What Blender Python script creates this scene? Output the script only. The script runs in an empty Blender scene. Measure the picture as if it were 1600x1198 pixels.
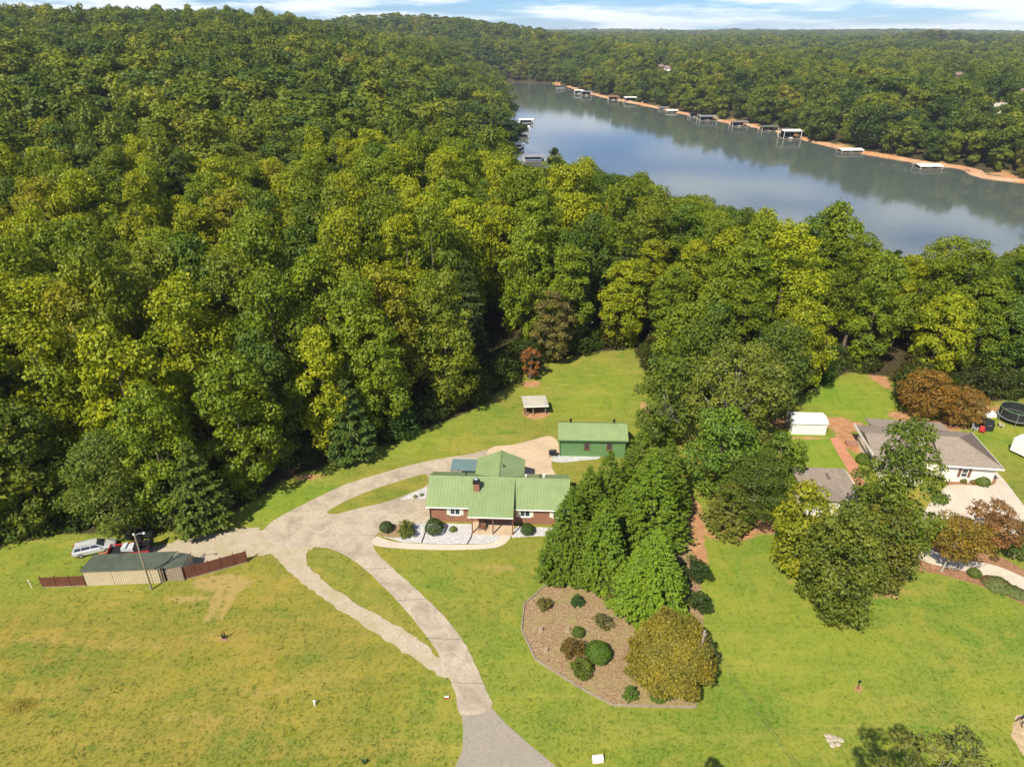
import bpy, math, random
import numpy as np
from mathutils import Vector, Matrix

S = bpy.context.scene
COL = S.collection
rad = math.radians

# ------------------------------------------------------------------ camera, sky, sun, exposure
F, CX, CY, CAMZ = 1066.7, 800.0, 599.0, 57.0
PITCH = rad(27.4)
SP, CP = math.sin(PITCH), math.cos(PITCH)
cam_d = bpy.data.cameras.new('camera')
cam_d.sensor_fit = 'HORIZONTAL'; cam_d.sensor_width = 36.0; cam_d.lens = 36.0 * F / 1600.0
cam_d.clip_start = 0.5; cam_d.clip_end = 30000
cam = bpy.data.objects.new('camera', cam_d); COL.objects.link(cam)
cam.location = (0, 0, CAMZ); cam.rotation_euler = (rad(90) - PITCH, 0, 0)
S.camera = cam

SUN_AZ, SUN_EL = rad(32), rad(49)      # shadows fall away from the camera, 32 deg to the right
sun_d = bpy.data.lights.new('sun', 'SUN'); sun_d.energy = 5.0; sun_d.angle = rad(0.5); sun_d.color = (1.0, 0.93, 0.80)
sun = bpy.data.objects.new('sun', sun_d); COL.objects.link(sun)
sdir = Vector((math.sin(SUN_AZ) * math.cos(SUN_EL), math.cos(SUN_AZ) * math.cos(SUN_EL), -math.sin(SUN_EL)))
sun.rotation_euler = sdir.to_track_quat('-Z', 'Y').to_euler(); sun.location = (-60, -90, 150)

W = bpy.data.worlds.new('World'); S.world = W; W.use_nodes = True
nt = W.node_tree; nt.nodes.clear()
def wn(t, **k):
    n = nt.nodes.new(t)
    for a, b in k.items(): setattr(n, a, b)
    return n
sky = wn('ShaderNodeTexSky', sky_type='NISHITA', sun_disc=False, sun_elevation=SUN_EL, altitude=350, air_density=1.0, dust_density=0.2, ozone_density=3.0)
sky.sun_rotation = math.pi + SUN_AZ
bg1 = wn('ShaderNodeBackground'); bg1.inputs[1].default_value = 0.085
bg2 = wn('ShaderNodeBackground'); bg2.inputs[0].default_value = (0.86, 0.92, 1.0, 1); bg2.inputs[1].default_value = 0.86
tc = wn('ShaderNodeTexCoord'); mp = wn('ShaderNodeMapping'); mp.inputs['Scale'].default_value = (4.2, 4.2, 44.0)
mp.inputs['Location'].default_value = (1.3, 0.4, 0.55)
nz = wn('ShaderNodeTexNoise'); nz.inputs['Scale'].default_value = 1.25; nz.inputs['Detail'].default_value = 8; nz.inputs['Roughness'].default_value = 0.58
rp = wn('ShaderNodeValToRGB'); rp.color_ramp.elements[0].position = 0.415; rp.color_ramp.elements[1].position = 0.545
rp.color_ramp.elements[1].color = (0.93, 0.93, 0.93, 1)
mx = wn('ShaderNodeMixShader'); wo = wn('ShaderNodeOutputWorld')
L = nt.links.new
tint = wn('ShaderNodeMix', data_type='RGBA', blend_type='MULTIPLY'); tint.inputs[0].default_value = 1; tint.inputs[7].default_value = (0.42, 0.66, 1.08, 1)
L(sky.outputs[0], tint.inputs[6]); L(tint.outputs[2], bg1.inputs[0]); L(tc.outputs['Generated'], mp.inputs[0]); L(mp.outputs[0], nz.inputs[0]); 
sx_n = wn('ShaderNodeSeparateXYZ'); L(tc.outputs['Generated'], sx_n.inputs[0])
mr = wn('ShaderNodeMapRange', interpolation_type='SMOOTHSTEP'); mr.inputs['From Min'].default_value = 0.22; mr.inputs['From Max'].default_value = 0.9; mr.inputs['To Min'].default_value = 0.0; mr.inputs['To Max'].default_value = 0.13; L(sx_n.outputs[2], mr.inputs[0])
sb = wn('ShaderNodeMath', operation='SUBTRACT'); L(nz.outputs[0], sb.inputs[0]); L(mr.outputs[0], sb.inputs[1]); L(sb.outputs[0], rp.inputs[0])
L(rp.outputs[0], mx.inputs[0]); L(bg1.outputs[0], mx.inputs[1]); L(bg2.outputs[0], mx.inputs[2]); L(mx.outputs[0], wo.inputs[0])

S.view_settings.view_transform = 'Standard'; S.view_settings.look = 'None'
S.view_settings.exposure = 0.55; S.view_settings.gamma = 1.0; S.view_settings.use_curve_mapping = False
S.render.engine = 'CYCLES'
cy = S.cycles
cy.max_bounces = 5; cy.diffuse_bounces = 2; cy.glossy_bounces = 2; cy.transmission_bounces = 3; cy.volume_bounces = 0; cy.transparent_max_bounces = 4
cy.use_denoising = True; cy.caustics_reflective = False; cy.caustics_refractive = False
cy.use_adaptive_sampling = True; cy.adaptive_threshold = 0.02

# ------------------------------------------------------------------ pixel <-> world helpers
def G(px, py, z=0.0):
    u, v = (px - CX) / F, (py - CY) / F
    t = (CAMZ - z) / (SP + v * CP)
    return (u * t, (CP - v * SP) * t)
def ratio(py):
    v = (py - CY) / F
    return (SP + v * CP) / (CP - v * SP)
def z_at(Y, py): return CAMZ - ratio(py) * Y
def pxof(X, Y, Z):
    d = Y * CP + (CAMZ - Z) * SP
    return CX + X / d * F, CY + ((CAMZ - Z) * CP - Y * SP) / d * F

# ------------------------------------------------------------------ materials
MATS = {}
def nodes_mat(name):
    m = bpy.data.materials.new(name); m.use_nodes = True
    return m, m.node_tree, m.node_tree.nodes['Principled BSDF']
def mix(t, a, b, fac, mode='MIX'):
    n = t.nodes.new('ShaderNodeMix'); n.data_type = 'RGBA'; n.blend_type = mode
    for s, v in ((0, fac), (6, a), (7, b)):
        if isinstance(v, (int, float)): n.inputs[s].default_value = v
        elif isinstance(v, tuple): n.inputs[s].default_value = (*v[:3], 1)
        else: t.links.new(v, n.inputs[s])
    return n.outputs[2]
def noise(t, scale, detail=4, rough=0.6, vec=None, dist=0.0):
    n = t.nodes.new('ShaderNodeTexNoise'); n.inputs['Scale'].default_value = scale
    n.inputs['Detail'].default_value = detail; n.inputs['Roughness'].default_value = rough; n.inputs['Distortion'].default_value = dist
    if vec is not None: t.links.new(vec, n.inputs['Vector'])
    return n.outputs['Fac']
def ramp(t, fac, p0, p1, c0=(0, 0, 0), c1=(1, 1, 1)):
    n = t.nodes.new('ShaderNodeValToRGB'); e = n.color_ramp.elements
    e[0].position, e[1].position = p0, p1; e[0].color, e[1].color = (*c0, 1), (*c1, 1)
    t.links.new(fac, n.inputs[0]); return n.outputs[0]
def mathn(t, op, a, b=0.0):
    n = t.nodes.new('ShaderNodeMath'); n.operation = op
    for i, v in enumerate((a, b)):
        if isinstance(v, (int, float)): n.inputs[i].default_value = v
        else: t.links.new(v, n.inputs[i])
    return n.outputs[0]
def coord(t, kind='Object', scale=(1, 1, 1), rot=0.0):
    c = t.nodes.new('ShaderNodeTexCoord'); m = t.nodes.new('ShaderNodeMapping')
    m.inputs['Scale'].default_value = scale; m.inputs['Rotation'].default_value = (0, 0, rot)
    t.links.new(c.outputs[kind], m.inputs[0]); return m.outputs[0]
def bump(t, p, h, strength, dist):
    b = t.nodes.new('ShaderNodeBump'); b.inputs['Strength'].default_value = strength; b.inputs['Distance'].default_value = dist
    t.links.new(h, b.inputs['Height']); t.links.new(b.outputs[0], p.inputs['Normal'])
def plain(name, c, rough=0.6, metal=0.0, var=0.25, scale=1.5, bmp=0.0):
    """paint / wood / metal: base colour with grain and blotchy wear"""
    m, t, p = nodes_mat(name); v = coord(t)
    n1 = noise(t, scale, 6, 0.65, v); n2 = noise(t, scale * 9, 3, 0.6, v)
    f = mathn(t, 'ADD', mathn(t, 'MULTIPLY', n1, 0.7), mathn(t, 'MULTIPLY', n2, 0.3))
    lo = tuple(x * (1 - var) for x in c); hi = tuple(min(1, x * (1 + var)) for x in c)
    col = ramp(t, f, 0.33, 0.67, lo, hi)
    t.links.new(col, p.inputs['Base Color']); p.inputs['Roughness'].default_value = rough; p.inputs['Metallic'].default_value = metal
    p.inputs['Specular IOR Level'].default_value = 0.3
    if bmp: bump(t, p, n2, bmp, 0.03)
    MATS[name] = m; return m
def leafmat(name, mode='color', tint=(1, 1, 1), stops=None, trans=0.30):
    m, t, p = nodes_mat(name); t.nodes.remove(p); out = t.nodes['Material Output']
    oi = t.nodes.new('ShaderNodeObjectInfo')
    at = t.nodes.new('ShaderNodeAttribute'); at.attribute_name = 'var'
    if mode == 'color': base = oi.outputs['Color']
    else:
        r = t.nodes.new('ShaderNodeValToRGB'); e = r.color_ramp.elements
        e[0].position = stops[0][0]; e[0].color = (*stops[0][1], 1); e[1].position = stops[-1][0]; e[1].color = (*stops[-1][1], 1)
        for ps, c in stops[1:-1]:
            q = e.new(ps); q.color = (*c, 1)
        f1 = noise(t, 0.012, 3, 0.6, oi.outputs['Location']); f1 = mathn(t, 'MULTIPLY', mathn(t, 'SUBTRACT', f1, 0.5), 1.5)
        fs = mathn(t, 'ADD', mathn(t, 'ADD', mathn(t, 'MULTIPLY', oi.outputs['Random'], 0.75), 0.10), f1); t.links.new(fs, r.inputs[0]); base = r.outputs[0]
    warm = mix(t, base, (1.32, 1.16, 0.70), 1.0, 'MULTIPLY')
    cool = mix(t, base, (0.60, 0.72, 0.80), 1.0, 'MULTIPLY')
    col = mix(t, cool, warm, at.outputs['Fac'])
    d = t.nodes.new('ShaderNodeBsdfDiffuse'); tr = t.nodes.new('ShaderNodeBsdfTranslucent'); gl = t.nodes.new('ShaderNodeBsdfGlossy')
    gl.inputs['Roughness'].default_value = 0.5
    tcol = mix(t, col, (1.1, 1.15, 0.5), 1.0, 'MULTIPLY')
    t.links.new(col, d.inputs[0]); t.links.new(tcol, tr.inputs[0]); gl.inputs[0].default_value = (0.5, 0.5, 0.45, 1)
    m1 = t.nodes.new('ShaderNodeMixShader'); m1.inputs[0].default_value = trans
    t.links.new(d.outputs[0], m1.inputs[1]); t.links.new(tr.outputs[0], m1.inputs[2])
    m2 = t.nodes.new('ShaderNodeMixShader'); m2.inputs[0].default_value = 0.03
    t.links.new(m1.outputs[0], m2.inputs[1]); t.links.new(gl.outputs[0], m2.inputs[2])
    t.links.new(m2.outputs[0], out.inputs[0]); MATS[name] = m; return m

def lawn_colour(t):
    v = coord(t, 'Object'); vs = coord(t, 'Object', (0.30, 1.0, 1.0), rad(-22)); vm = coord(t, 'Object', (1.0, 0.22, 1.0), rad(20))
    big = noise(t, 0.06, 6, 0.66, v, 1.2); mid = noise(t, 0.22, 6, 0.70, v, 1.0); st = noise(t, 0.42, 6, 0.70, vs, 0.8); fine = noise(t, 2.6, 5, 0.75, v, 0.4); mow = noise(t, 0.75, 5, 0.7, vm, 0.8)
    wide = noise(t, 0.13, 4, 0.6, coord(t, 'Object', (0.45, 1.0, 1.0), rad(12)), 1.4); tan_ = noise(t, 0.30, 6, 0.72, coord(t, 'Object', (0.14, 1.0, 1.0), rad(-6)), 0.7)
    c = ramp(t, big, 0.41, 0.59, (0.078, 0.142, 0.010), (0.200, 0.195, 0.016))
    c = mix(t, c, (0.055, 0.110, 0.008), mathn(t, 'MULTIPLY', ramp(t, wide, 0.50, 0.60), 0.70))
    c = mix(t, c, (0.235, 0.215, 0.028), mathn(t, 'MULTIPLY', ramp(t, wide, 0.46, 0.37), 0.50))
    c = mix(t, c, (0.370, 0.250, 0.065), mathn(t, 'MULTIPLY', ramp(t, tan_, 0.52, 0.66), 0.50))
    c = mix(t, c, (0.060, 0.112, 0.009), mathn(t, 'MULTIPLY', ramp(t, st, 0.46, 0.62), 0.50))
    c = mix(t, c, (0.310, 0.215, 0.040), mathn(t, 'MULTIPLY', ramp(t, mid, 0.51, 0.64), 0.50))
    c = mix(t, c, (0.050, 0.090, 0.008), mathn(t, 'MULTIPLY', ramp(t, mow, 0.52, 0.66), 0.40))
    c = mix(t, c, (0.050, 0.080, 0.008), mathn(t, 'MULTIPLY', ramp(t, fine, 0.50, 0.66), 0.25))
    c = mix(t, c, (0.350, 0.290, 0.080), mathn(t, 'MULTIPLY', ramp(t, fine, 0.46, 0.36), 0.30))
    return c, fine, mid
def make_ground_mat():
    m, t, p = nodes_mat('terrain'); v = coord(t)
    c, fine, mid = lawn_colour(t)
    def att(n):
        a = t.nodes.new('ShaderNodeAttribute'); a.attribute_name = n; return a.outputs['Fac']
    n4 = noise(t, 0.8, 6, 0.7, v)
    rough_edge = lambda a: ramp(t, mathn(t, 'ADD', a, mathn(t, 'MULTIPLY', mathn(t, 'SUBTRACT', n4, 0.5), 0.9)), 0.38, 0.62)
    lush = mix(t, c, (0.95, 1.22, 0.9), att('lush'), 'MULTIPLY')
    lush = mix(t, lush, (0.135, 0.232, 0.013), mathn(t, 'MULTIPLY', att('lush'), 0.25))
    lush = mix(t, lush, (1.05, 0.97, 0.95), att('warm'), 'MULTIPLY')
    dry = mix(t, lush, (0.36, 0.25, 0.09), mathn(t, 'MULTIPLY', rough_edge(att('dry')), 0.75))
    clayc = ramp(t, n4, 0.35, 0.7, (0.33, 0.15, 0.065), (0.46, 0.27, 0.14))
    cl = mix(t, dry, clayc, rough_edge(att('clay')))
    floorc = ramp(t, n4, 0.3, 0.7, (0.028, 0.030, 0.012), (0.085, 0.062, 0.030))
    fo = mix(t, cl, floorc, rough_edge(att('forest')))
    fo = mix(t, fo, (0.30, 0.26, 0.10), att('straw'))
    t.links.new(fo, p.inputs['Base Color']); p.inputs['Roughness'].default_value = 0.95; p.inputs['Specular IOR Level'].default_value = 0.1
    bump(t, p, mathn(t, 'ADD', fine, mid), 0.4, 0.12)
    MATS['terrain'] = m
    m, t, p = nodes_mat('lawn'); c, fine, mid = lawn_colour(t)
    t.links.new(c, p.inputs['Base Color']); p.inputs['Roughness'].default_value = 0.95; p.inputs['Specular IOR Level'].default_value = 0.1
    bump(t, p, mathn(t, 'ADD', fine, mid), 0.4, 0.12); MATS['lawn'] = m
make_ground_mat()
def speckle(name, c0, c1, c2, scale, big=0.25, rough=0.9, bmp=0.5, dist=0.05, stain=None):
    """aggregate, gravel, mulch: cells of three tones plus large uneven blotches"""
    m, t, p = nodes_mat(name); v = coord(t)
    vo = t.nodes.new('ShaderNodeTexVoronoi'); vo.inputs['Scale'].default_value = scale; t.links.new(v, vo.inputs['Vector'])
    sep = t.nodes.new('ShaderNodeSeparateColor'); t.links.new(vo.outputs['Color'], sep.inputs[0])
    c = ramp(t, sep.outputs[0], 0.2, 0.8, c0, c1)
    b = noise(t, big, 6, 0.68, v, 0.8)
    c = mix(t, c, c2, mathn(t, 'MULTIPLY', ramp(t, b, 0.44, 0.66), 0.75))
    if stain:
        s = noise(t, big * 3.1, 7, 0.75, v, 1.5); c = mix(t, c, stain, mathn(t, 'MULTIPLY', ramp(t, s, 0.55, 0.75), 0.6))
    t.links.new(c, p.inputs['Base Color']); p.inputs['Roughness'].default_value = rough; p.inputs['Specular IOR Level'].default_value = 0.2
    bump(t, p, sep.outputs[0], bmp, dist); MATS[name] = m; return m
speckle('concrete', (0.37, 0.305, 0.215), (0.47, 0.395, 0.29), (0.25, 0.20, 0.14), 9, 0.30, 0.85, 0.1, 0.01, (0.14, 0.12, 0.09))
speckle('pale_concrete', (0.50, 0.42, 0.32), (0.58, 0.50, 0.39), (0.40, 0.33, 0.25), 7, 0.12, 0.85, 0.1, 0.01)
speckle('back_concrete', (0.48, 0.35, 0.22), (0.55, 0.42, 0.28), (0.36, 0.27, 0.18), 7, 0.22, 0.85, 0.1, 0.01)
speckle('asphalt', (0.24, 0.205, 0.16), (0.33, 0.285, 0.225), (0.27, 0.235, 0.18), 16, 0.4, 0.9, 0.3, 0.01, (0.12, 0.10, 0.08))
speckle('gravel', (0.34, 0.28, 0.20), (0.48, 0.40, 0.29), (0.33, 0.28, 0.14), 14, 0.5, 0.95, 0.3, 0.03, (0.23, 0.22, 0.06))
speckle('white_gravel', (0.35, 0.34, 0.32), (0.60, 0.585, 0.56), (0.46, 0.44, 0.41), 9, 0.8, 0.9, 0.6, 0.04, (0.34, 0.29, 0.24))
speckle('mulch', (0.19, 0.115, 0.060), (0.36, 0.245, 0.140), (0.26, 0.235, 0.075), 10, 0.34, 0.95, 0.6, 0.05, (0.15, 0.185, 0.025))
speckle('pine_straw', (0.20, 0.10, 0.05), (0.36, 0.20, 0.11), (0.26, 0.14, 0.07), 7, 0.35, 0.95, 0.6, 0.05)
speckle('sand', (0.40, 0.27, 0.15), (0.55, 0.41, 0.26), (0.30, 0.22, 0.09), 8, 0.7, 0.95, 0.5, 0.03)
speckle('shore_clay', (0.42, 0.17, 0.06), (0.55, 0.28, 0.13), (0.46, 0.36, 0.24), 0.9, 0.035, 0.95, 0.4, 0.2)
def brick_mat(name, c1, c2, mortar, sc=1.0):
    m, t, p = nodes_mat(name); v = coord(t)
    b = t.nodes.new('ShaderNodeTexBrick'); b.inputs['Scale'].default_value = sc
    for k, x in (('Color1', c1), ('Color2', c2), ('Mortar', mortar)): b.inputs[k].default_value = (*x, 1)
    b.inputs['Brick Width'].default_value = 0.24; b.inputs['Row Height'].default_value = 0.085; b.inputs['Mortar Size'].default_value = 0.008
    # brick runs along the wall: x+y against z
    s = t.nodes.new('ShaderNodeSeparateXYZ'); cb = t.nodes.new('ShaderNodeCombineXYZ'); t.links.new(v, s.inputs[0])
    t.links.new(mathn(t, 'ADD', s.outputs[0], s.outputs[1]), cb.inputs[0]); t.links.new(s.outputs[2], cb.inputs[1]); t.links.new(cb.outputs[0], b.inputs['Vector'])
    n = noise(t, 1.2, 5, 0.6, v)
    c = mix(t, b.outputs['Color'], (0.5, 0.45, 0.42), mathn(t, 'MULTIPLY', ramp(t, n, 0.5, 0.8), 0.3), 'MULTIPLY')
    t.links.new(c, p.inputs['Base Color']); p.inputs['Roughness'].default_value = 0.9; MATS[name] = m
brick_mat('brown_brick', (0.23, 0.095, 0.050), (0.28, 0.12, 0.065), (0.26, 0.15, 0.10))
brick_mat('white_brick', (0.72, 0.66, 0.55), (0.78, 0.72, 0.62), (0.62, 0.56, 0.47))
brick_mat('red_paver', (0.42, 0.17, 0.09), (0.50, 0.22, 0.12), (0.40, 0.24, 0.16), 0.6)
def shingle_mat(name, c, sc=0.6):
    m, t, p = nodes_mat(name); v = coord(t, 'Object')
    vo = t.nodes.new('ShaderNodeTexVoronoi'); vo.inputs['Scale'].default_value = 5.0; t.links.new(v, vo.inputs['Vector'])
    sep = t.nodes.new('ShaderNodeSeparateColor'); t.links.new(vo.outputs['Color'], sep.inputs[0])
    a = ramp(t, sep.outputs[0], 0.1, 0.9, tuple(x * 0.86 for x in c), tuple(x * 1.12 for x in c))
    n = noise(t, 0.5, 6, 0.7, coord(t, 'Object', (1.0, 0.25, 0.25)), 0.6)
    a = mix(t, a, tuple(x * 0.55 for x in c), mathn(t, 'MULTIPLY', ramp(t, n, 0.52, 0.72), 0.6))
    t.links.new(a, p.inputs['Base Color']); p.inputs['Roughness'].default_value = 0.92; bump(t, p, sep.outputs[0], 0.3, 0.02); MATS[name] = m
shingle_mat('shingle', (0.25, 0.20, 0.15)); shingle_mat('shingle_dark', (0.13, 0.095, 0.07)); shingle_mat('old_shingle', (0.40, 0.36, 0.28))  # shingle_dark: painted shade of the right hip end, and the dark garage vent
plain('green_roof', (0.205, 0.268, 0.112), 0.42, 0.0, 0.13, 0.6)
plain('green_siding', (0.120, 0.225, 0.090), 0.5, 0, 0.10, 0.8)
plain('green_trim', (0.05, 0.12, 0.055), 0.5, 0, 0.12)
plain('old_green_roof', (0.120, 0.138, 0.100), 0.45, 0.1, 0.30, 0.9)
plain('blue_roof', (0.13, 0.195, 0.185), 0.45, 0.0, 0.15, 0.9)
plain('beige_siding', (0.50, 0.41, 0.27), 0.6, 0, 0.14, 0.7)
plain('cream', (0.75, 0.68, 0.52), 0.6, 0, 0.08)
plain('white_paint', (0.80, 0.77, 0.70), 0.55, 0, 0.06)
plain('white_metal', (0.76, 0.74, 0.66), 0.45, 0, 0.07, 0.8)
plain('rust_brown', (0.150, 0.055, 0.032), 0.7, 0, 0.28, 1.3, 0.2)
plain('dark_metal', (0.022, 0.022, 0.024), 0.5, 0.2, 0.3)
plain('black_mesh', (0.022, 0.024, 0.022), 0.8, 0, 0.3)
plain('grey_metal', (0.42, 0.42, 0.42), 0.4, 0.6, 0.15)
plain('brown_wood', (0.16, 0.075, 0.04), 0.8, 0, 0.3, 3)
plain('grey_wood', (0.28, 0.22, 0.16), 0.85, 0, 0.3, 3, 0.2)
plain('pole_wood', (0.30, 0.23, 0.15), 0.85, 0, 0.25, 2, 0.2)
plain('red_paint', (0.42, 0.03, 0.03), 0.45, 0, 0.25, 2)
plain('silver_paint', (0.62, 0.62, 0.61), 0.25, 0.35, 0.04)
plain('tarp', (0.48, 0.50, 0.52), 0.5, 0, 0.2, 4)
plain('rubber', (0.018, 0.018, 0.018), 0.8, 0, 0.2)
plain('window_glass', (0.035, 0.045, 0.05), 0.08, 0, 0.2); MATS['window_glass'].node_tree.nodes['Principled BSDF'].inputs['Specular IOR Level'].default_value = 0.6
plain('brown_shutter', (0.16, 0.075, 0.05), 0.7, 0, 0.15)
plain('stone', (0.40, 0.33, 0.24), 0.85, 0, 0.3, 3, 0.3)
plain('bark', (0.135, 0.105, 0.078), 0.95, 0, 0.35, 2.5, 0.4)
plain('pale_bark', (0.40, 0.36, 0.29), 0.95, 0, 0.25, 2.5, 0.3)
plain('red_lens', (0.35, 0.02, 0.02), 0.3); plain('clear_lens', (0.7, 0.7, 0.7), 0.15)
plain('far_brick', (0.30, 0.15, 0.10), 0.9, 0, 0.2); plain('far_roof', (0.20, 0.15, 0.12), 0.9, 0, 0.2, 0.5)
plain('cable', (0.05, 0.05, 0.05), 0.6)
leafmat('leaf')
leafmat('forest_leaf', 'random', stops=[(0.0, (0.052, 0.088, 0.020)), (0.22, (0.080, 0.126, 0.020)), (0.45, (0.112, 0.160, 0.020)), (0.68, (0.165, 0.205, 0.020)), (0.88, (0.200, 0.225, 0.022)), (1.0, (0.215, 0.200, 0.028))])
def water_mat():
    m, t, p = nodes_mat('water')
    p.inputs['Base Color'].default_value = (0.082, 0.100, 0.086, 1); p.inputs['Roughness'].default_value = 0.075; p.inputs['IOR'].default_value = 1.33
    v = coord(t, 'Object', (1.0, 0.35, 1.0), rad(25)); n = noise(t, 0.22, 4, 0.6, v, 0.5); n2 = noise(t, 0.015, 3, 0.6, v)
    bump(t, p, mathn(t, 'MULTIPLY', n, ramp(t, n2, 0.35, 0.7, (0.15,) * 3)), 0.10, 0.35); MATS['water'] = m
water_mat()

# ------------------------------------------------------------------ mesh helpers
class MB:
    def __init__(s): s.v = []; s.f = []
    def add(s, vs, fs):
        o = len(s.v); s.v += [tuple(x) for x in vs]; s.f += [tuple(i + o for i in f) for f in fs]; return s
    def box(s, x0, x1, y0, y1, z0, z1, rz=0.0, c=None):
        vs = [(x, y, z) for z in (z0, z1) for y in (y0, y1) for x in (x0, x1)]
        if rz:
            cx, cy_ = c if c else ((x0 + x1) / 2, (y0 + y1) / 2); a, b = math.cos(rz), math.sin(rz)
            vs = [(cx + (x - cx) * a - (y - cy_) * b, cy_ + (x - cx) * b + (y - cy_) * a, z) for x, y, z in vs]
        return s.add(vs, [(0, 2, 3, 1), (4, 5, 7, 6), (0, 1, 5, 4), (2, 6, 7, 3), (0, 4, 6, 2), (1, 3, 7, 5)])
    def prism(s, pts, z0, z1):
        n = len(pts); a = sum(pts[i][0] * pts[(i + 1) % n][1] - pts[(i + 1) % n][0] * pts[i][1] for i in range(n))
        if a < 0: pts = pts[::-1]
        vs = [(x, y, z0) for x, y in pts] + [(x, y, z1) for x, y in pts]
        return s.add(vs, [tuple(range(n - 1, -1, -1)), tuple(range(n, 2 * n))] + [(i, (i + 1) % n, n + (i + 1) % n, n + i) for i in range(n)])
    def slab(s, p, th):
        """p: quad/polygon in 3-D, counter-clockwise from outside; thickness th goes inward"""
        p = [Vector(q) for q in p]; nrm = (p[1] - p[0]).cross(p[2] - p[0]).normalized(); n = len(p)
        vs = p + [q - nrm * th for q in p]
        return s.add(vs, [tuple(range(n)), tuple(range(2 * n - 1, n - 1, -1))] + [(i, n + i, n + (i + 1) % n, (i + 1) % n) for i in range(n)])
    def tube(s, path, radii, n=8, cap=True):
        path = [Vector(p) for p in path]; base = len(s.v); rings = []
        for i, p in enumerate(path):
            d = (path[min(i + 1, len(path) - 1)] - path[max(i - 1, 0)]).normalized()
            a = d.orthogonal().normalized() if abs(d.z) < 0.9 else Vector((1, 0, 0)).cross(d).normalized(); b = d.cross(a)
            r = radii[i] if hasattr(radii, '__len__') else radii
            s.v += [tuple(p + a * math.cos(t) * r + b * math.sin(t) * r) for t in [2 * math.pi * k / n for k in range(n)]]
        for i in range(len(path) - 1):
            for k in range(n):
                s.f.append((base + i * n + k, base + i * n + (k + 1) % n, base + (i + 1) * n + (k + 1) % n, base + (i + 1) * n + k))
        if cap: s.f.append(tuple(base + k for k in range(n - 1, -1, -1))); s.f.append(tuple(base + (len(path) - 1) * n + k for k in range(n)))
        return s
    def lathe(s, prof, n=16, c=(0, 0)):
        base = len(s.v)
        for r, z in prof: s.v += [(c[0] + r * math.cos(2 * math.pi * k / n), c[1] + r * math.sin(2 * math.pi * k / n), z) for k in range(n)]
        for i in range(len(prof) - 1):
            for k in range(n):
                s.f.append((base + i * n + k, base + i * n + (k + 1) % n, base + (i + 1) * n + (k + 1) % n, base + (i + 1) * n + k))
        s.f.append(tuple(base + k for k in range(n - 1, -1, -1))); s.f.append(tuple(base + (len(prof) - 1) * n + k for k in range(n)))
        return s
    def mesh(s, name, mat):
        me = bpy.data.meshes.new(name); me.from_pydata(s.v, [], s.f); me.materials.append(MATS[mat]); me.update(); return me
    def build(s, name, mat, parent=None, smooth=False):
        o = bpy.data.objects.new(name, s.mesh(name, mat)); COL.objects.link(o)
        if parent: o.parent = parent
        if smooth: o.data.polygons.foreach_set('use_smooth', [True] * len(o.data.polygons))
        return o
def tag(o, label=None, cat=None, group=None, kind=None):
    for k, v in (('label', label), ('category', cat), ('group', group), ('kind', kind)):
        if v: o[k] = v
    return o
def thing(name, label, cat, loc=(0, 0, 0), rz=0.0, group=None):
    o = bpy.data.objects.new(name, None); COL.objects.link(o); o.empty_display_size = 0.5
    o.location = loc; o.rotation_euler = (0, 0, rz); return tag(o, label, cat, group)
def link_mesh(name, me, parent=None, loc=None, color=None):
    o = bpy.data.objects.new(name, me); COL.objects.link(o)
    if parent: o.parent = parent
    if loc: o.location = loc
    if color: o.color = (*color, 1)
    return o

# ------------------------------------------------------------------ terrain
def smooth(a, b, x):
    t = np.clip((x - a) / (b - a), 0, 1); return t * t * (3 - 2 * t)
WZ = -15.0
near_shore = [(5, 385), (32, 288), (64, 228), (107, 180), (166, 150), (255, 128), (335, 122)]
shore_px = [(1600, 286), (1500, 264), (1440, 256), (1400, 249), (1330, 237), (1270, 223), (1200, 203), (1130, 191), (1060, 177), (1000, 164), (950, 154), (905, 143), (880, 134), (850, 130), (800, 128), (752, 130)]
far_shore = [G(x, y, WZ) for x, y in shore_px]
left_px = [(770, 134), (782, 150), (792, 170), (797, 195), (800, 225), (806, 256)]
left_shore = [G(x, y, WZ) for x, y in left_px]
LAKE = near_shore + [(640, 180), (640, 250), (430, 300)] + far_shore + left_shore
def poly_sd(X, Y, P):
    """signed distance (negative inside) of points to polygon"""
    P = np.array(P, float); d2 = np.full(X.shape, 1e18); inside = np.zeros(X.shape, bool)
    for i in range(len(P)):
        a, b = P[i], P[(i + 1) % len(P)]; e = b - a
        t = np.clip(((X - a[0]) * e[0] + (Y - a[1]) * e[1]) / (e @ e), 0, 1)
        d2 = np.minimum(d2, (X - a[0] - t * e[0]) ** 2 + (Y - a[1] - t * e[1]) ** 2)
        if a[1] != b[1]:
            c = ((a[1] > Y) != (b[1] > Y)) & (X < (b[0] - a[0]) * (Y - a[1]) / (b[1] - a[1]) + a[0]); inside ^= c
    d = np.sqrt(d2); return np.where(inside, -d, d)
clear_px = [(-420, 1010), (-200, 920), (-60, 880), (20, 852), (100, 838), (180, 838), (290, 828), (345, 812), (385, 795), (450, 750), (520, 726), (570, 706), (620, 694), (660, 674), (735, 646), (785, 610), (812, 586), (850, 571), (900, 555), (960, 549), (988, 545),
            (1012, 600), (1030, 640), (1130, 652), (1190, 648), (1240, 634), (1280, 604), (1330, 584), (1388, 590), (1412, 626), (1500, 640), (1540, 632), (1600, 622), (1760, 640), (2000, 700)]
CLEAR = [G(x, y) for x, y in clear_px] + [(140, 20), (140, -60), (-140, -60), (-110, 20)]
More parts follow.
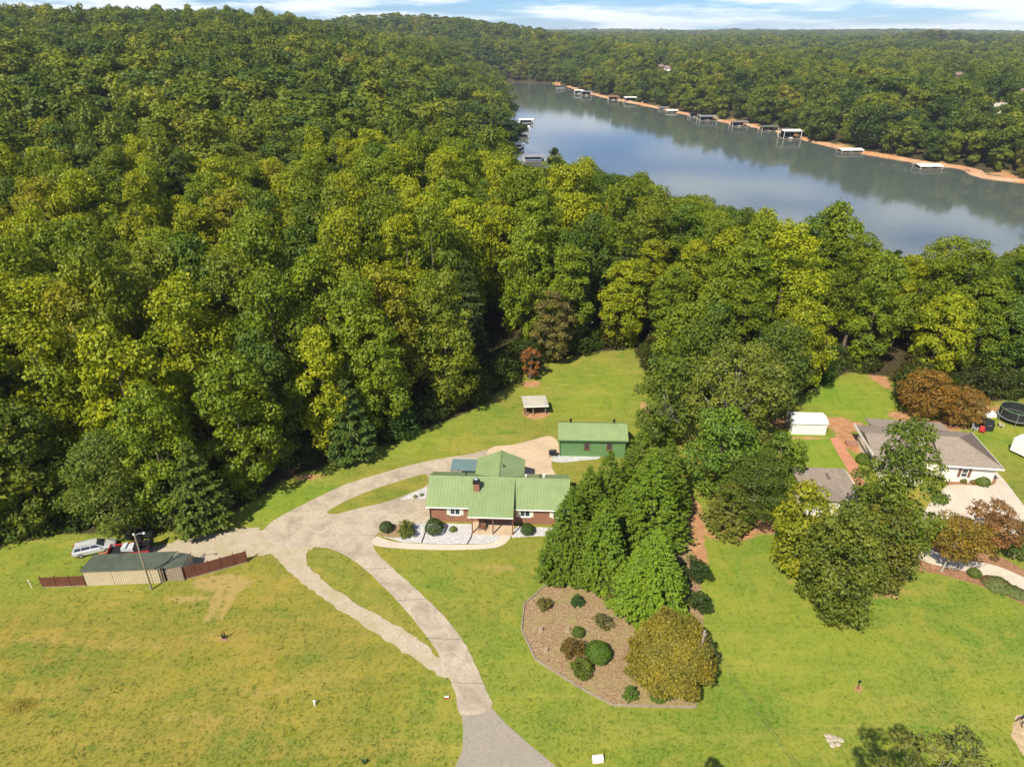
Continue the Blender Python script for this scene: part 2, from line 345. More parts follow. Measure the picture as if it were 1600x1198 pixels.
def vnoise(X, Y, s, seed):
    r = np.random.RandomState(seed); h = np.zeros(X.shape)
    for k in range(5):
        a = r.uniform(0, 2 * np.pi); f = (1 + 0.5 * k) / s
        h += np.sin((X * np.cos(a) + Y * np.sin(a)) * f * 2 * np.pi + r.uniform(0, 6.28)) / (1 + 0.4 * k)
    return h / 2.6
FIELD = G(1500, 68, 26)
def hfun(X, Y):
    X = np.asarray(X, float); Y = np.asarray(Y, float)
    b = 47 * np.clip((Y - 105) / 640, 0, 1) ** 0.9 * smooth(70, -230, X + 0.10 * (Y - 300)) * smooth(1500, 760, Y) + 50 * np.exp(-(((X + 260) / 380) ** 2 + ((Y - 1650) / 330) ** 2))
    b += 12 * np.exp(-(((X + 900) / 420) ** 2 + ((Y - 900) / 700) ** 2))
    b += smooth(350, 2600, Y) * 16 + smooth(250, 1500, Y) * vnoise(X, Y, 900, 3) * 7
    b += smooth(3000, 5200, Y) * (12 + 9 * vnoise(X, Y, 2600, 8)) + smooth(1500, 2600, Y) * vnoise(X, Y, 1500, 5) * 6
    b += 15 * np.exp(-(((X - FIELD[0]) / 200) ** 2 + ((Y - FIELD[1] - 120) / 110) ** 2))
    dl = poly_sd(X, Y, LAKE); dc = poly_sd(X, Y, CLEAR)
    b = b * smooth(0, 70, dc)
    Wd = np.where(Y > 300, 75.0, 52.0)
    w = smooth(0, 1, np.clip(dl / Wd, 0, 1))
    h = (WZ + 1.2) * (1 - w) + b * w
    h = np.where(dl < 4, WZ + 0.3 * dl, h)            # bank
    rs = (X > 60) & (Y > 240); h = np.where(rs & (dl < 5), WZ - 0.6, h)
    h = np.where(dl < 0, WZ - np.minimum(3, 0.5 * -dl), h)
    return h
def h1(x, y): return float(hfun(np.array([x]), np.array([y]))[0])

def axis(a, b, step, lo, hi, n):
    mid = np.arange(a, b + 1e-6, step)
    def out(span):
        r = 1.02
        while step * (r ** n - 1) / (r - 1) * r < span: r += 0.002
        d = step * np.cumsum(r ** np.arange(1, n + 1)); return d * span / d[-1]
    return np.concatenate([(a - out(a - lo))[::-1], mid, b + out(hi - b)])
gx = axis(-75, 90, 0.85, -7000, 7000, 75); gy = axis(8, 128, 0.85, -400, 9000, 120)
# the lake needs finer rows than the geometric spacing gives
GX, GY = np.meshgrid(gx, gy); GZ = hfun(GX, GY)
nx, ny = len(gx), len(gy)
me = bpy.data.meshes.new('ground')
me.vertices.add(nx * ny); me.vertices.foreach_set('co', np.stack([GX, GY, GZ], -1).astype(np.float32).ravel())
idx = np.arange(nx * ny).reshape(ny, nx)
q = np.stack([idx[:-1, :-1], idx[:-1, 1:], idx[1:, 1:], idx[1:, :-1]], -1).reshape(-1, 4)
me.loops.add(q.size); me.loops.foreach_set('vertex_index', q.ravel().astype(np.int32))
me.polygons.add(len(q)); me.polygons.foreach_set('loop_start', np.arange(0, q.size, 4, dtype=np.int32)); me.update(calc_edges=True)
me.polygons.foreach_set('use_smooth', np.ones(len(q), bool))
def fattr(me, name, arr):
    a = me.attributes.new(name, 'FLOAT', 'POINT'); a.data.foreach_set('value', np.asarray(arr, np.float32).ravel())
dcl = poly_sd(GX, GY, CLEAR); dlk = poly_sd(GX, GY, LAKE)
forest = smooth(-1.5, 2.5, dcl)
def blobs(lst, soft=1.6):
    r = np.zeros(GX.shape)
    for px, py, rx, ry, k in lst:
        cx, cy_ = G(px, py); d = np.sqrt(((GX - cx) / rx) ** 2 + ((GY - cy_) / ry) ** 2); r = np.maximum(r, k * (1 - smooth(0.35, soft, d)))
    return r
clay = blobs([(1086, 800, 1.0, 4.5, 1), (1087, 850, 1.1, 4, 1), (1092, 880, 1.0, 1.2, .9), (1140, 835, 3.6, 1.2, .95), (1190, 825, 2.5, 1.3, .9), (1165, 812, 3, 2.5, .9), (838, 645, 2.4, 2.0, 1), (1185, 690, 3, 3, .9), (1210, 660, 3, 2, .8),
              (1320, 665, 3.6, 1.8, 1), (1330, 690, 2.0, 3.4, 1), (1300, 655, 3.5, 1.0, .8), (1262, 683, 4, .6, .7), (1236, 905, 1.2, .6, .6), (1380, 925, 3.6, 1.5, .55), (1310, 975, 1.2, .7, .7), (1372, 590, 1.5, 5, .9), (1420, 650, 4, 2, .8), (1470, 665, 5, 2, .8), (1560, 640, 6, 2, .6),
              (830, 600, 2, 1.6, .8), (1012, 640, 1.5, 4, .6), (1340, 1077, .55, .4, 1), (350, 998, .5, .4, .8), (560, 712, 2, .6, .8), (480, 745, 3, .8, .7), (180, 885, 2.5, .8, .6), (1455, 885, 3, .8, .8), (1010, 660, 1.2, 2, .6)])
dry = blobs([(350, 910, 4, 1.6, .8), (310, 935, 5, 1.0, .6), (355, 940, .7, 4, .7), (335, 945, .7, 4, .65), (780, 885, 4, 1.2, .5), (520, 990, 6, 1.0, .4), (200, 1010, 7, 1.2, .45), (60, 1000, 5, 1, .45), (420, 1080, 6, .9, .45), (300, 1120, 6, 1, .45), (560, 1120, 3, .8, .4), (950, 600, 8, 3, .35), (900, 640, 6, 2, .3), (1450, 1060, 8, 1.2, .3), (1380, 1010, 6, 1, .25), (850, 1000, 2, 2, .3)])
straw = np.where(((np.abs(GX - FIELD[0]) < 110) & (np.abs(GY - FIELD[1]) < 120)), 1.0, 0.0)
lush = np.maximum(blobs([(1275, 705, 5, 6, 1), (1330, 625, 8, 8, 1), (1180, 960, 22, 16, .62), (1300, 1090, 30, 12, .45), (820, 1090, 9, 10, .45), (620, 690, 9, 5, .7), (720, 660, 8, 7, .5), (430, 780, 10, 5, .8), (1560, 680, 9, 6, .6), (700, 900, 6, 6, .35), (60, 880, 12, 6, .5), (930, 610, 10, 12, .6), (1500, 1000, 16, 14, .5), (960, 1150, 14, 8, .4)], 1.9), 0)
right = (GX > 60) & (GY > 250)
warm = blobs([(250, 1050, 24, 14, 1), (60, 1060, 14, 14, 1), (560, 1090, 10, 9, .8), (780, 880, 8, 3, .5)], 1.8)
clay = np.where(right & (dlk > -2) & (dlk < 5), 1.0, clay)
forest = np.where(right & (dlk < 5), 0.0, forest); forest = forest * (1 - straw)
for n_, a_ in (('forest', forest), ('clay', clay), ('dry', dry), ('lush', lush), ('warm', warm), ('straw', straw)): fattr(me, n_, a_)
me.materials.append(MATS['terrain'])
ground = link_mesh('ground', me); tag(ground, kind='structure')
wm = MB(); wm.add([(-260, 95, WZ), (660, 95, WZ), (660, 1400, WZ), (-260, 1400, WZ)], [(0, 1, 2, 3)])
tag(wm.build('lake_water', 'water'), kind='structure')

def smooth_poly(pts, n=5, closed=True):
    """Catmull-Rom through the points"""
    P = [Vector((*p, 0)) for p in pts]; out = []; N = len(P)
    for i in range(N if closed else N - 1):
        g = (lambda k: P[k % N]) if closed else (lambda k: P[max(0, min(N - 1, k))])
        a, b, c, d = g(i - 1), g(i), g(i + 1), g(i + 2)
        for k in range(n):
            t = k / n; q_ = 0.5 * ((2 * b) + (c - a) * t + (2 * a - 5 * b + 4 * c - d) * t * t + (3 * b - a - 3 * c + d) * t ** 3); out.append((q_.x, q_.y))
    if not closed: out.append((P[-1].x, P[-1].y))
    return out
PAVED = []
def sheet(name, px, mat, z=0.03, curve=True, jag=0.0, n=5, world=False):
    P = px if world else [G(x, y) for x, y in px]
    if curve: P = smooth_poly(P, n)
    if jag:
        r = random.Random(len(P)); P = [(x + r.uniform(-jag, jag), y + r.uniform(-jag, jag)) for x, y in P]
    if mat != 'lawn': PAVED.append(P)
    from mathutils.geometry import tessellate_polygon
    m = MB(); k = len(P); tri = tessellate_polygon([[Vector((*p, 0)) for p in P]])
    m.add([(x, y, z) for x, y in P] + [(x, y, -0.08) for x, y in P], [t if (Vector(P[t[1]]) - Vector(P[t[0]])).cross(Vector(P[t[2]]) - Vector(P[t[0]])) > 0 else t[::-1] for t in tri] + [(i, (i + 1) % k, k + (i + 1) % k, k + i) for i in range(k)])
    return tag(m.build(name, mat), kind='structure')
# gravel parking and track, then concrete, then the grass islands: each sheet a little above the last
sheet('gravel_yard', [(172, 866), (250, 850), (330, 834), (395, 824), (420, 836), (425, 862), (392, 868), (340, 878), (290, 884), (230, 876)], 'gravel', 0.018, jag=0.25, n=9)
sheet('gravel_track', [(398, 846), (430, 870), (457, 897), (490, 924), (535, 955), (594, 995), (644, 1028), (696, 1060), (700, 1040), (660, 1004), (634, 984), (600, 966), (560, 944), (515, 914), (488, 890), (478, 862), (500, 848), (430, 836)], 'gravel', 0.024, jag=0.2, n=7)
sheet('concrete_driveway', [(721, 1117), (712, 1085), (701, 1057), (685, 1022), (664, 990), (636, 955), (600, 917), (565, 884), (540, 868), (515, 857), (484, 854), (450, 856), (428, 850), (414, 838), (416, 823), (440, 806), (490, 780), (540, 757), (600, 738), (660, 722), (700, 715), (740, 708),
       (760, 704), (764, 722), (740, 738), (690, 741), (670, 744), (672, 800), (672, 818), (640, 818), (610, 822), (588, 836), (583, 851), (593, 868), (620, 893), (655, 925), (690, 958), (718, 993), (738, 1028), (755, 1068), (768, 1105)], 'concrete', 0.036, n=4, jag=0.05)
for k_, (pa, pb) in enumerate((((704, 1066), (755, 1068)), ((669, 997), (720, 999)), ((620, 938), (665, 936)), ((570, 889), (612, 887)))):
    A_, B_ = Vector(G(*pa)), Vector(G(*pb)); d2_ = (B_ - A_).normalized() * .02; n2_ = Vector((-d2_.y, d2_.x)); jm = MB(); jm.add([(*(A_ - n2_), .0405), (*(B_ - n2_), .0405), (*(B_ + n2_), .0405), (*(A_ + n2_), .0405)], [(0, 1, 2, 3)]); jm.build('joint', 'dark_metal', bpy.data.objects['concrete_driveway'])
sheet('back_pad', [(762, 703), (800, 695), (830, 688), (852, 682), (864, 683), (872, 692), (874, 714), (864, 718), (862, 730), (870, 748), (850, 756), (800, 756), (764, 750)], 'back_concrete', 0.041, n=3)
sheet('drive_island', [(512, 800), (530, 788), (560, 774), (600, 759), (640, 747), (662, 741), (668, 744), (667, 758), (640, 771), (600, 785), (560, 794), (525, 803)], 'lawn', 0.05)
sheet('island_bed', [(626, 781), (640, 772), (660, 764), (668, 762), (668, 778), (645, 779)], 'white_gravel', 0.056)
sheet('track_island', [(486, 860), (508, 858), (535, 874), (570, 901), (605, 936), (634, 974), (628, 978), (590, 957), (545, 930), (510, 904), (490, 884), (482, 868)], 'lawn', 0.05, jag=0.1)
sheet('asphalt_road', [(721.5, 1117.6), (768.5, 1105.6), (790, 1130), (830, 1165), (872, 1200), (930, 1260), (1000, 1340), (700, 1340), (704, 1215), (722, 1172), (724, 1140)], 'asphalt', 0.03, n=3, curve=False)
sheet('front_bed', [(592, 836), (612, 823), (640, 819), (674, 817), (740, 819), (738, 832), (786, 835), (778, 845), (760, 849), (700, 850), (630, 847)], 'white_gravel', 0.046, curve=False)
sheet('bed_mulch', [(593, 835), (612, 823), (640, 819), (648, 826), (640, 836), (622, 840), (605, 839)], 'mulch', 0.052)
sheet('right_bed', [(798, 831), (810, 822), (870, 825), (870, 836), (830, 838), (800, 840)], 'white_gravel', 0.046, curve=False)
walk = [(583, 851), (589, 838), (604, 843.5), (630, 848), (700, 851), (758, 850), (776, 844), (785, 834), (798, 834.5), (794, 845), (782, 853), (760, 857), (700, 859), (630, 857)]
sheet('front_walk', walk, 'pale_concrete', 0.06, n=3)
sheet('garden_bed', [(880, 889), (819, 944.5), (814.6, 984), (836, 1030), (901, 1072), (958, 1102), (1087, 1105.6), (1088, 1082), (1098, 1040), (1100, 1000), (1098, 940), (1092, 890), (1075, 850), (1040, 810), (980, 810), (920, 850)], 'mulch', 0.03, curve=False)
sheet('neighbour_driveway', [(1440, 806), (1486, 754), (1546, 755), (1552, 734), (1574, 756), (1600, 790), (1660, 860), (1680, 930), (1600, 862), (1560, 834), (1500, 818), (1462, 812)], 'pale_concrete', 0.03, n=3)
sheet('neighbour_bed', [(1425, 868), (1440, 850), (1500, 850), (1560, 868), (1620, 905), (1690, 960), (1620, 952), (1560, 925), (1500, 905), (1450, 893), (1425, 890)], 'pine_straw', 0.024)
sheet('neighbour_walk', [(1432, 866), (1445, 857), (1500, 874), (1550, 882), (1600, 902), (1680, 945), (1680, 962), (1600, 921), (1548, 901), (1500, 891), (1450, 879)], 'pale_concrete', 0.034)
sheet('house_bed', [(1478, 757), (1490, 745), (1548, 745), (1556, 752), (1545, 759), (1500, 757)], 'pine_straw', 0.038)
sheet('brick_path', [(1297, 685), (1309, 682), (1325, 706), (1340, 725), (1350, 752), (1360, 775), (1345, 775), (1330, 746), (1322, 730), (1308, 707)], 'red_paver', 0.03, curve=False)
sheet('sand_pit', [(1586, 1122), (1600, 1117), (1640, 1120), (1660, 1180), (1640, 1230), (1600, 1182), (1582, 1148)], 'sand', 0.02, jag=0.12)
sheet('stone_footing', [(862, 715), (875, 712), (930, 711), (932, 717), (872, 722)], 'white_gravel', 0.05, jag=0.1)

# ------------------------------------------------------------------ foliage meshes
def leaf_mesh(name, P, N, size, var, asp=1.0, mat='leaf', T=None, rng=None, fold=0.18):
    n = len(P); rng = rng or np.random.RandomState(1)
    N = N / (np.linalg.norm(N, axis=1, keepdims=True) + 1e-9)
    R = rng.normal(size=(n, 3)) if T is None else T
    Tn = R - N * np.sum(R * N, 1, keepdims=True); Tn /= np.linalg.norm(Tn, axis=1, keepdims=True) + 1e-9
    B = np.cross(N, Tn); s = np.asarray(size).reshape(-1, 1) * np.ones((n, 1))
    k = rng.uniform(0.75, 1.25, (n, 4, 1))
    V = np.empty((n, 4, 3))
    V[:, 0] = P - Tn * s * 0.5 * k[:, 0]; V[:, 1] = P + B * s * 0.5 / asp * k[:, 1] - N * s * fold
    V[:, 2] = P + Tn * s * 0.5 * k[:, 2]; V[:, 3] = P - B * s * 0.5 / asp * k[:, 3] - N * s * fold
    me = bpy.data.meshes.new(name); me.vertices.add(4 * n); me.vertices.foreach_set('co', V.astype(np.float32).ravel())
    b = np.arange(n)[:, None] * 4; tri = np.concatenate([b + [0, 1, 2], b + [0, 2, 3]], 1).reshape(-1, 3)
    me.loops.add(tri.size); me.loops.foreach_set('vertex_index', tri.ravel().astype(np.int32))
    me.polygons.add(len(tri)); me.polygons.foreach_set('loop_start', np.arange(0, tri.size, 3, dtype=np.int32)); me.update(calc_edges=True)
    fattr(me, 'var', np.repeat(np.clip(var, 0, 1), 4)); me.materials.append(MATS[mat]); return me
def unit(rng, n):
    d = rng.normal(size=(n, 3)); return d / np.linalg.norm(d, axis=1, keepdims=True)
def clump_centres(rng, H, R, base, n, top=0.62, inner=0.5):
    """centres spread through a crown; prof = outline of the crown against height"""
    out = []; tries = 0
    lob = rng.uniform(0, 6.28, 4); la = rng.uniform(0.06, 0.2, 4)
    while len(out) < n and tries < n * 60:
        tries += 1; t = rng.uniform(0.0, 1.0); a = rng.uniform(0, 6.28)
        prof = (math.sin(math.pi * min(1, t / top * 0.5)) if t < top else math.cos(math.pi / 2 * (t - top) / (1 - top + 0.06)) ** 0.7)
        prof = 0.35 + 0.65 * prof if t < top else prof
        prof *= 1 + la[0] * math.cos(a + lob[0]) + la[1] * math.cos(2 * a + lob[1]) + la[2] * math.cos(3 * a + lob[2]) * t
        r = R * prof * math.sqrt(rng.uniform(inner ** 2, 1)) * 0.84
        c = np.array([r * math.cos(a), r * math.sin(a), H * (base + (0.955 - base) * t)])
        dmin = 0.9 * R / n ** (1 / 3) * (0.85 if tries < n * 30 else 0.55)
        if all(np.linalg.norm(c - o) > dmin for o in out): out.append(c)
    return np.array(out)
def broadleaf(seed, H, R, base=0.22, nclump=70, nleaf=9000, leaf=0.42, top=0.6, mat='leaf', rc=(0.20, 0.36), asp=1.3, up=0.18, flat=0.78, inner=0.25):
    rng = np.random.RandomState(seed); C = clump_centres(rng, H, R, base, nclump, top, inner)
    mid = np.array([0, 0, H * (base + 0.35 * (1 - base))]); PP, NN, VV, SS = [], [], [], []
    per = nleaf // len(C)
    for c in C:
        r = R * rng.uniform(*rc); o = c - mid; o = o / (np.linalg.norm(o) + 1e-6)
        m = int(per * (r / (R * sum(rc) / 2)) ** 1.6 * 1.35); d = unit(rng, m)
        keep = (d @ (o * 0.7 + np.array([0, 0, 0.5]))) > rng.uniform(-0.75, 0.2, m); d = d[keep]; m = len(d)
        ph = rng.uniform(0, 6.28, 3); lump = 1 + 0.20 * np.sin(d[:, 0] * 4.5 + ph[0]) * np.sin(d[:, 1] * 4.5 + ph[1]) + 0.12 * np.sin(d[:, 2] * 7 + ph[2])
        p = c + d * (r * lump * rng.uniform(0.62, 1.08, m))[:, None] * np.array([1, 1, flat])
        PP.append(p); NN.append(d * 0.75 + np.array([0, 0, up]) + rng.normal(size=(m, 3)) * 0.42)
        VV.append(np.clip(rng.normal(0.5, 0.16) + rng.normal(0, 0.2, m), 0, 1)); SS.append(leaf * rng.uniform(0.6, 1.35, m))
    return leaf_mesh('crown', np.concatenate(PP), np.concatenate(NN), np.concatenate(SS), np.concatenate(VV), asp, mat, rng=rng), C
def trunk_mesh(seed, H, base, C, r0=0.3, mat='bark', limbs=12, top=0.86, n=7):
    rng = np.random.RandomState(seed); m = MB(); k = 6
    wob = np.cumsum(rng.normal(0, 0.10, (k + 1, 2)), 0); wob -= wob[0]
    pts = [(wob[i][0], wob[i][1], -0.4 + (H * top + 0.4) * i / k) for i in range(k + 1)]
    rr = [r0 * (1.35 if i == 0 else 1) * (1 - 0.88 * i / k) for i in range(k + 1)]; m.tube(pts, rr, n)
    if len(C):
        for j in rng.choice(len(C), min(limbs, len(C)), replace=False):
            c = C[j]; z0 = max(H * base * 0.6, c[2] - np.hypot(c[0], c[1]) * rng.uniform(0.7, 1.2)); f = min(1, (z0 + 0.4) / (H * top + 0.4)); i = f * k; a = int(min(k - 1, i)); w = i - a
            p0 = Vector(pts[a]).lerp(Vector(pts[a + 1]), w); p2 = Vector(c); p1 = p0.lerp(p2, 0.5) + Vector((0, 0, -0.06 * (p2 - p0).length))
            rb = r0 * (1 - 0.88 * f) * 0.6; m.tube([p0, p1, p2], [rb, rb * 0.65, rb * 0.2], 5)
    return m.mesh('trunk', mat)
def plumes(seed, H, R, base=0.03, n=900, per=13, length=1.1, spray=0.55, rise=0.9, prof_pow=0.75, droop=0.0, mat='leaf', layers=0):
    """conifer: feathery plumes on a tapering body"""
    rng = np.random.RandomState(seed); t = rng.uniform(0, 1, n * 3) ** 1.0
    keep = rng.uniform(0, 1, n * 3) < (1 - t) ** prof_pow + 0.10; t = t[keep][:n]; n = len(t); a = rng.uniform(0, 6.28, n)
    if layers: t = np.clip((np.floor(t * layers) + rng.normal(0.5, 0.13, n)) / layers, 0, 1)
    body = np.minimum(1, (t + 0.06) / 0.16) ** 0.5 * (1 - t) ** prof_pow
    lob = 1 + 0.12 * np.sin(3 * a + seed) + 0.10 * np.sin(5 * a + 9 * t + seed * 2) + rng.normal(0, 0.07, n)
    r = R * body * lob * rng.choice([1.0, 0.86, 0.7], n, p=[0.62, 0.24, 0.14]); z = H * (base + (1 - base) * t)
    out = np.stack([np.cos(a), np.sin(a), np.zeros(n)], 1)
    ax = out * 1.0 + np.array([0, 0, 1.0]) * (rise - droop)[..., None] if isinstance(rise, np.ndarray) else out + np.array([0, 0, rise - droop])
    ax = ax + rng.normal(0, 0.22, (n, 3)); ax /= np.linalg.norm(ax, axis=1, keepdims=True)
    tip = np.stack([r * np.cos(a), r * np.sin(a), z], 1)
    f = rng.uniform(0, 1, (n, per)); Ln = length * rng.uniform(0.6, 1.3, n) * (0.55 + 0.45 * (1 - t))
    side = rng.normal(size=(n, per, 3)); side -= ax[:, None] * np.sum(side * ax[:, None], 2, keepdims=True); side /= np.linalg.norm(side, axis=2, keepdims=True)
    wid = (0.34 * Ln)[:, None] * (1.05 - f) ** 0.8
    P = tip[:, None] - ax[:, None] * (Ln[:, None] * (0.75 - f))[..., None] + side * (wid * rng.uniform(0.2, 1, (n, per)))[..., None]
    T = ax[:, None] * 0.8 + side * 0.75; N = side * 0.55 + out[:, None] * 0.35 + np.array([0, 0, 0.75]) + rng.normal(0, 0.3, (n, per, 3))
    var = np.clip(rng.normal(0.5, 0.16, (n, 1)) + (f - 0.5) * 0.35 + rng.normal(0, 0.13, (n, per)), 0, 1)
    k = n * per; sz = spray * rng.uniform(0.65, 1.3, k) * np.repeat(0.6 + 0.4 * (1 - t), per)
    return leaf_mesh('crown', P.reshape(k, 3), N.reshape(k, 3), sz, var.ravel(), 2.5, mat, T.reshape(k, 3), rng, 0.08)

NEAR = []      # (crown mesh, trunk mesh, H, R)
for i, (H, R, b, nc, nl, top, rc, inn) in enumerate([(27, 6.2, .20, 95, 15000, .50, (.17, .31), .25), (29, 5.4, .18, 95, 15000, .46, (.17, .32), .25), (24, 6.4, .24, 80, 14000, .55, (.19, .34), .25), (26, 5.0, .22, 80, 13000, .55, (.19, .34), .25),
                                            (21, 5.6, .18, 70, 12500, .52, (.20, .36), .25), (28, 5.8, .22, 105, 15000, .60, (.15, .28), .2), (18, 4.6, .15, 55, 10500, .5, (.22, .38), .25)]):
    cr, C = broadleaf(100 + i, H, R, b, nc, nl, 0.40, top, rc=rc, inner=inn)
    NEAR.append((cr, trunk_mesh(200 + i, H, b, C, 0.36), H, R))
EDGE = []
for i, (H, R) in enumerate([(20, 5.4), (23, 5.8), (17, 5.0)]):
    cr, C = broadleaf(150 + i, H, R, .03, 95, 15000, .40, .42, rc=(.17, .31)); EDGE.append((cr, trunk_mesh(250 + i, H, .03, C, .3), H, R))
PINE = []
for i, (H, R) in enumerate([(25, 4.2), (22, 3.6)]):
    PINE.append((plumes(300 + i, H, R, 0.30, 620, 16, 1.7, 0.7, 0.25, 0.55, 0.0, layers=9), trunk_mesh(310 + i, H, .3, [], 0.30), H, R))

# ------------------------------------------------------------------ individually placed trees and shrubs
GREEN, LIME, DARK, OLIVE, GOLD, RUST = (0.170, 0.228, 0.014), (0.275, 0.308, 0.012), (0.096, 0.155, 0.018), (0.185, 0.225, 0.020), (0.275, 0.270, 0.018), (0.215, 0.085, 0.022)
def place(name, label, cat, cr, tr, H0, x, y, H, R0=None, R=None, color=GREEN, rz=None, group=None, tilt=(0, 0), z=None):
    rnd = random.Random(int(x * 13 + y * 7))
    o = thing(name, label, cat, (x, y, (h1(x, y) if z is None else z) - 0.02), rz if rz is not None else rnd.uniform(0, 6.28), group)
    o.rotation_euler = (tilt[0], tilt[1], o.rotation_euler[2])
    s = H / H0; sx = (R / R0) if R else s
    for nm, me_ in (('crown', cr), ('trunk', tr)):
        if me_ is None: continue
        p = link_mesh(nm, me_, o, None, color); p.scale = (sx, sx, s)
    return o
def tree_at(name, label, bx, by, topy, R, maker, color, cat='tree', group=None, tilt=(0, 0)):
    color = tuple(c * 1.5 for c in color)
    x, y = G(bx, by); H = z_at(y, topy); cr, tr = maker(H, R)
    return place(name, label, cat, cr, tr, H, x, y, H, R, R, color, 0.0, group, tilt)
sd = [500]
def nseed(): sd[0] += 1; return sd[0]
def mk_broad(n=9000, leaf=0.34, base=0.12, nc=60, top=0.5, bark='bark', r0=0.24, rc=(.2, .36), asp=1.3, limbs=12, inner=0.2, flat=.75):
    def f(H, R):
        s = nseed(); cr, C = broadleaf(s, H, R, base, nc, n, leaf, top, rc=rc, asp=asp, inner=inner, flat=flat); return cr, trunk_mesh(s, H, base, C, r0, bark, limbs)
    return f
def mk_conifer(n=900, per=14, length=1.3, spray=0.55, rise=0.75, pw=0.72, base=0.02, layers=0, bark='bark', r0=0.25):
    def f(H, R):
        s = nseed(); return plumes(s, H, R, base, n, per, length, spray, rise, pw, 0.0, layers=layers), trunk_mesh(s, H, base, [], r0, bark)
    return f
LEY = (0.095, 0.150, 0.013)
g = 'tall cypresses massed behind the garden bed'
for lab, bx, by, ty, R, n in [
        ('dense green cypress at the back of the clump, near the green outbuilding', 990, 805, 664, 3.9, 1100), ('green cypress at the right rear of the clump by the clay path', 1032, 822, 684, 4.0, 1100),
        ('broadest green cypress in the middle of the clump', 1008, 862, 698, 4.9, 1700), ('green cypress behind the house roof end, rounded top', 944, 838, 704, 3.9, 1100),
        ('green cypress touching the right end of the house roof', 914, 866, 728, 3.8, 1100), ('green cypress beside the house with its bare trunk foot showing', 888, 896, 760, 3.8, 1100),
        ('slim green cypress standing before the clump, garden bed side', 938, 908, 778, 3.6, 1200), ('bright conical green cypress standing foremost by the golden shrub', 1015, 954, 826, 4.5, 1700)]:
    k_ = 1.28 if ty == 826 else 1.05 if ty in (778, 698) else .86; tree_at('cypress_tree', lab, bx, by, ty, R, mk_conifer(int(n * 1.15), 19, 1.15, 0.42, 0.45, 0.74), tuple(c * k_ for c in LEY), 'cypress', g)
tree_at('broad_tree', 'fine leaved broad green tree standing behind the silver car', 188, 828, 684, 6.2, mk_broad(15000, 0.33, .06, 75, .42, rc=(.17, .30), asp=1.8), (0.100, 0.135, 0.020))
tree_at('hemlock_tree', 'layered dark green evergreen at the gravel yard edge', 322, 826, 690, 3.7, mk_conifer(560, 17, 1.5, 0.6, 0.12, 0.6, 0.05, 9), (0.080, 0.115, 0.018))
tree_at('hemlock_tree', 'layered dark green evergreen at the forest edge above the curved drive', 552, 716, 590, 3.8, mk_conifer(560, 17, 1.5, 0.6, 0.12, 0.6, 0.05, 9), (0.058, 0.095, 0.018))
tree_at('maple_tree', 'small rusty orange tree at the back lawn edge', 829, 592, 543, 2.0, mk_broad(3000, .32, .1, 26), (0.17, 0.072, 0.022))
tree_at('forest_tree', 'olive brown leaved tree at the back lawn edge', 862, 566, 452, 4.3, mk_broad(10000, .36, .1, 70, .5, rc=(.16, .28)), (0.115, 0.098, 0.028))
tree_at('poplar_tree', 'tall loose yellow green tree with pale trunk beside the white barn', 1132, 728, 530, 7.0, mk_broad(11000, .36, .16, 80, .45, 'pale_bark', .30, (.13, .26), inner=.25, limbs=34), (0.120, 0.140, 0.022))
tree_at('garden_tree', 'rounded mid green tree right beside the pale dead tree', 1032, 692, 556, 5.2, mk_broad(10000, .38, .1, 60), (0.082, 0.118, 0.015))
tree_at('garden_tree', 'green tree rising behind the pale dead tree', 1075, 640, 500, 5.6, mk_broad(10000, .38, .1, 60), (0.090, 0.125, 0.015))
tree_at('garden_tree', 'dark green tree between the cypresses and the feathery tree', 1118, 772, 640, 5.0, mk_broad(9000, .38, .08, 60), DARK)
tree_at('garden_tree', 'small round green tree beside the flat brown garage roof', 1206, 768, 678, 3.4, mk_broad(6500, .34, .06, 42), (0.082, 0.125, 0.014))
tree_at('garden_tree', 'dark green tree shading the lawn behind the white barn', 1208, 644, 500, 5.6, mk_broad(10000, .38, .1, 60), (0.066, 0.100, 0.015))
tree_at('garden_tree', 'green tree between the poplar and the white barn', 1176, 680, 540, 4.6, mk_broad(9000, .38, .1, 60), (0.095, 0.115, 0.018))
tree_at('feathery_tree', 'feathery dark green tree with thin pale trunks by the clay path', 1172, 822, 712, 5.0, mk_broad(14000, .30, .22, 60, .5, 'pale_bark', .13, (.2, .34), asp=2.4, flat=.5), (0.066, 0.095, 0.014))
tree_at('low_evergreen', 'low feathery olive evergreen at the clay path edge', 1135, 828, 755, 3.0, mk_conifer(420, 14, 1.2, .5, .5, .5), (0.105, 0.115, 0.02), 'evergreen')
tree_at('lime_tree', 'bright lime green tree before the flat brown garage roof', 1238, 890, 757, 4.2, mk_broad(9500, .33, .03, 60, .3), (0.170, 0.185, 0.014))
tree_at('mixed_tree', 'dark green tree with brownish leaf tips standing on the right lawn', 1302, 958, 795, 4.8, mk_broad(14000, .33, .02, 85, .24, rc=(.17, .32)), (0.100, 0.122, 0.018))
tree_at('mixed_tree', 'brownish olive tree beside the neighbour mulch bed', 1366, 905, 786, 4.2, mk_broad(10000, .33, .03, 65, .28), (0.112, 0.116, 0.02))
tree_at('tall_tree', 'tall open green tree hiding the middle of the white neighbour house', 1366, 882, 654, 5.2, mk_broad(13500, .34, .08, 85, .34, rc=(.16, .30), inner=.3), (0.088, 0.122, 0.016))
tree_at('maple_tree', 'leaning maple with olive and orange leaves above the white walk', 1471, 892, 812, 3.5, mk_broad(7000, .26, .36, 44, .55, 'pale_bark', .12, asp=1.6, flat=.5), (0.185, 0.125, 0.02), tilt=(0, 0.10))
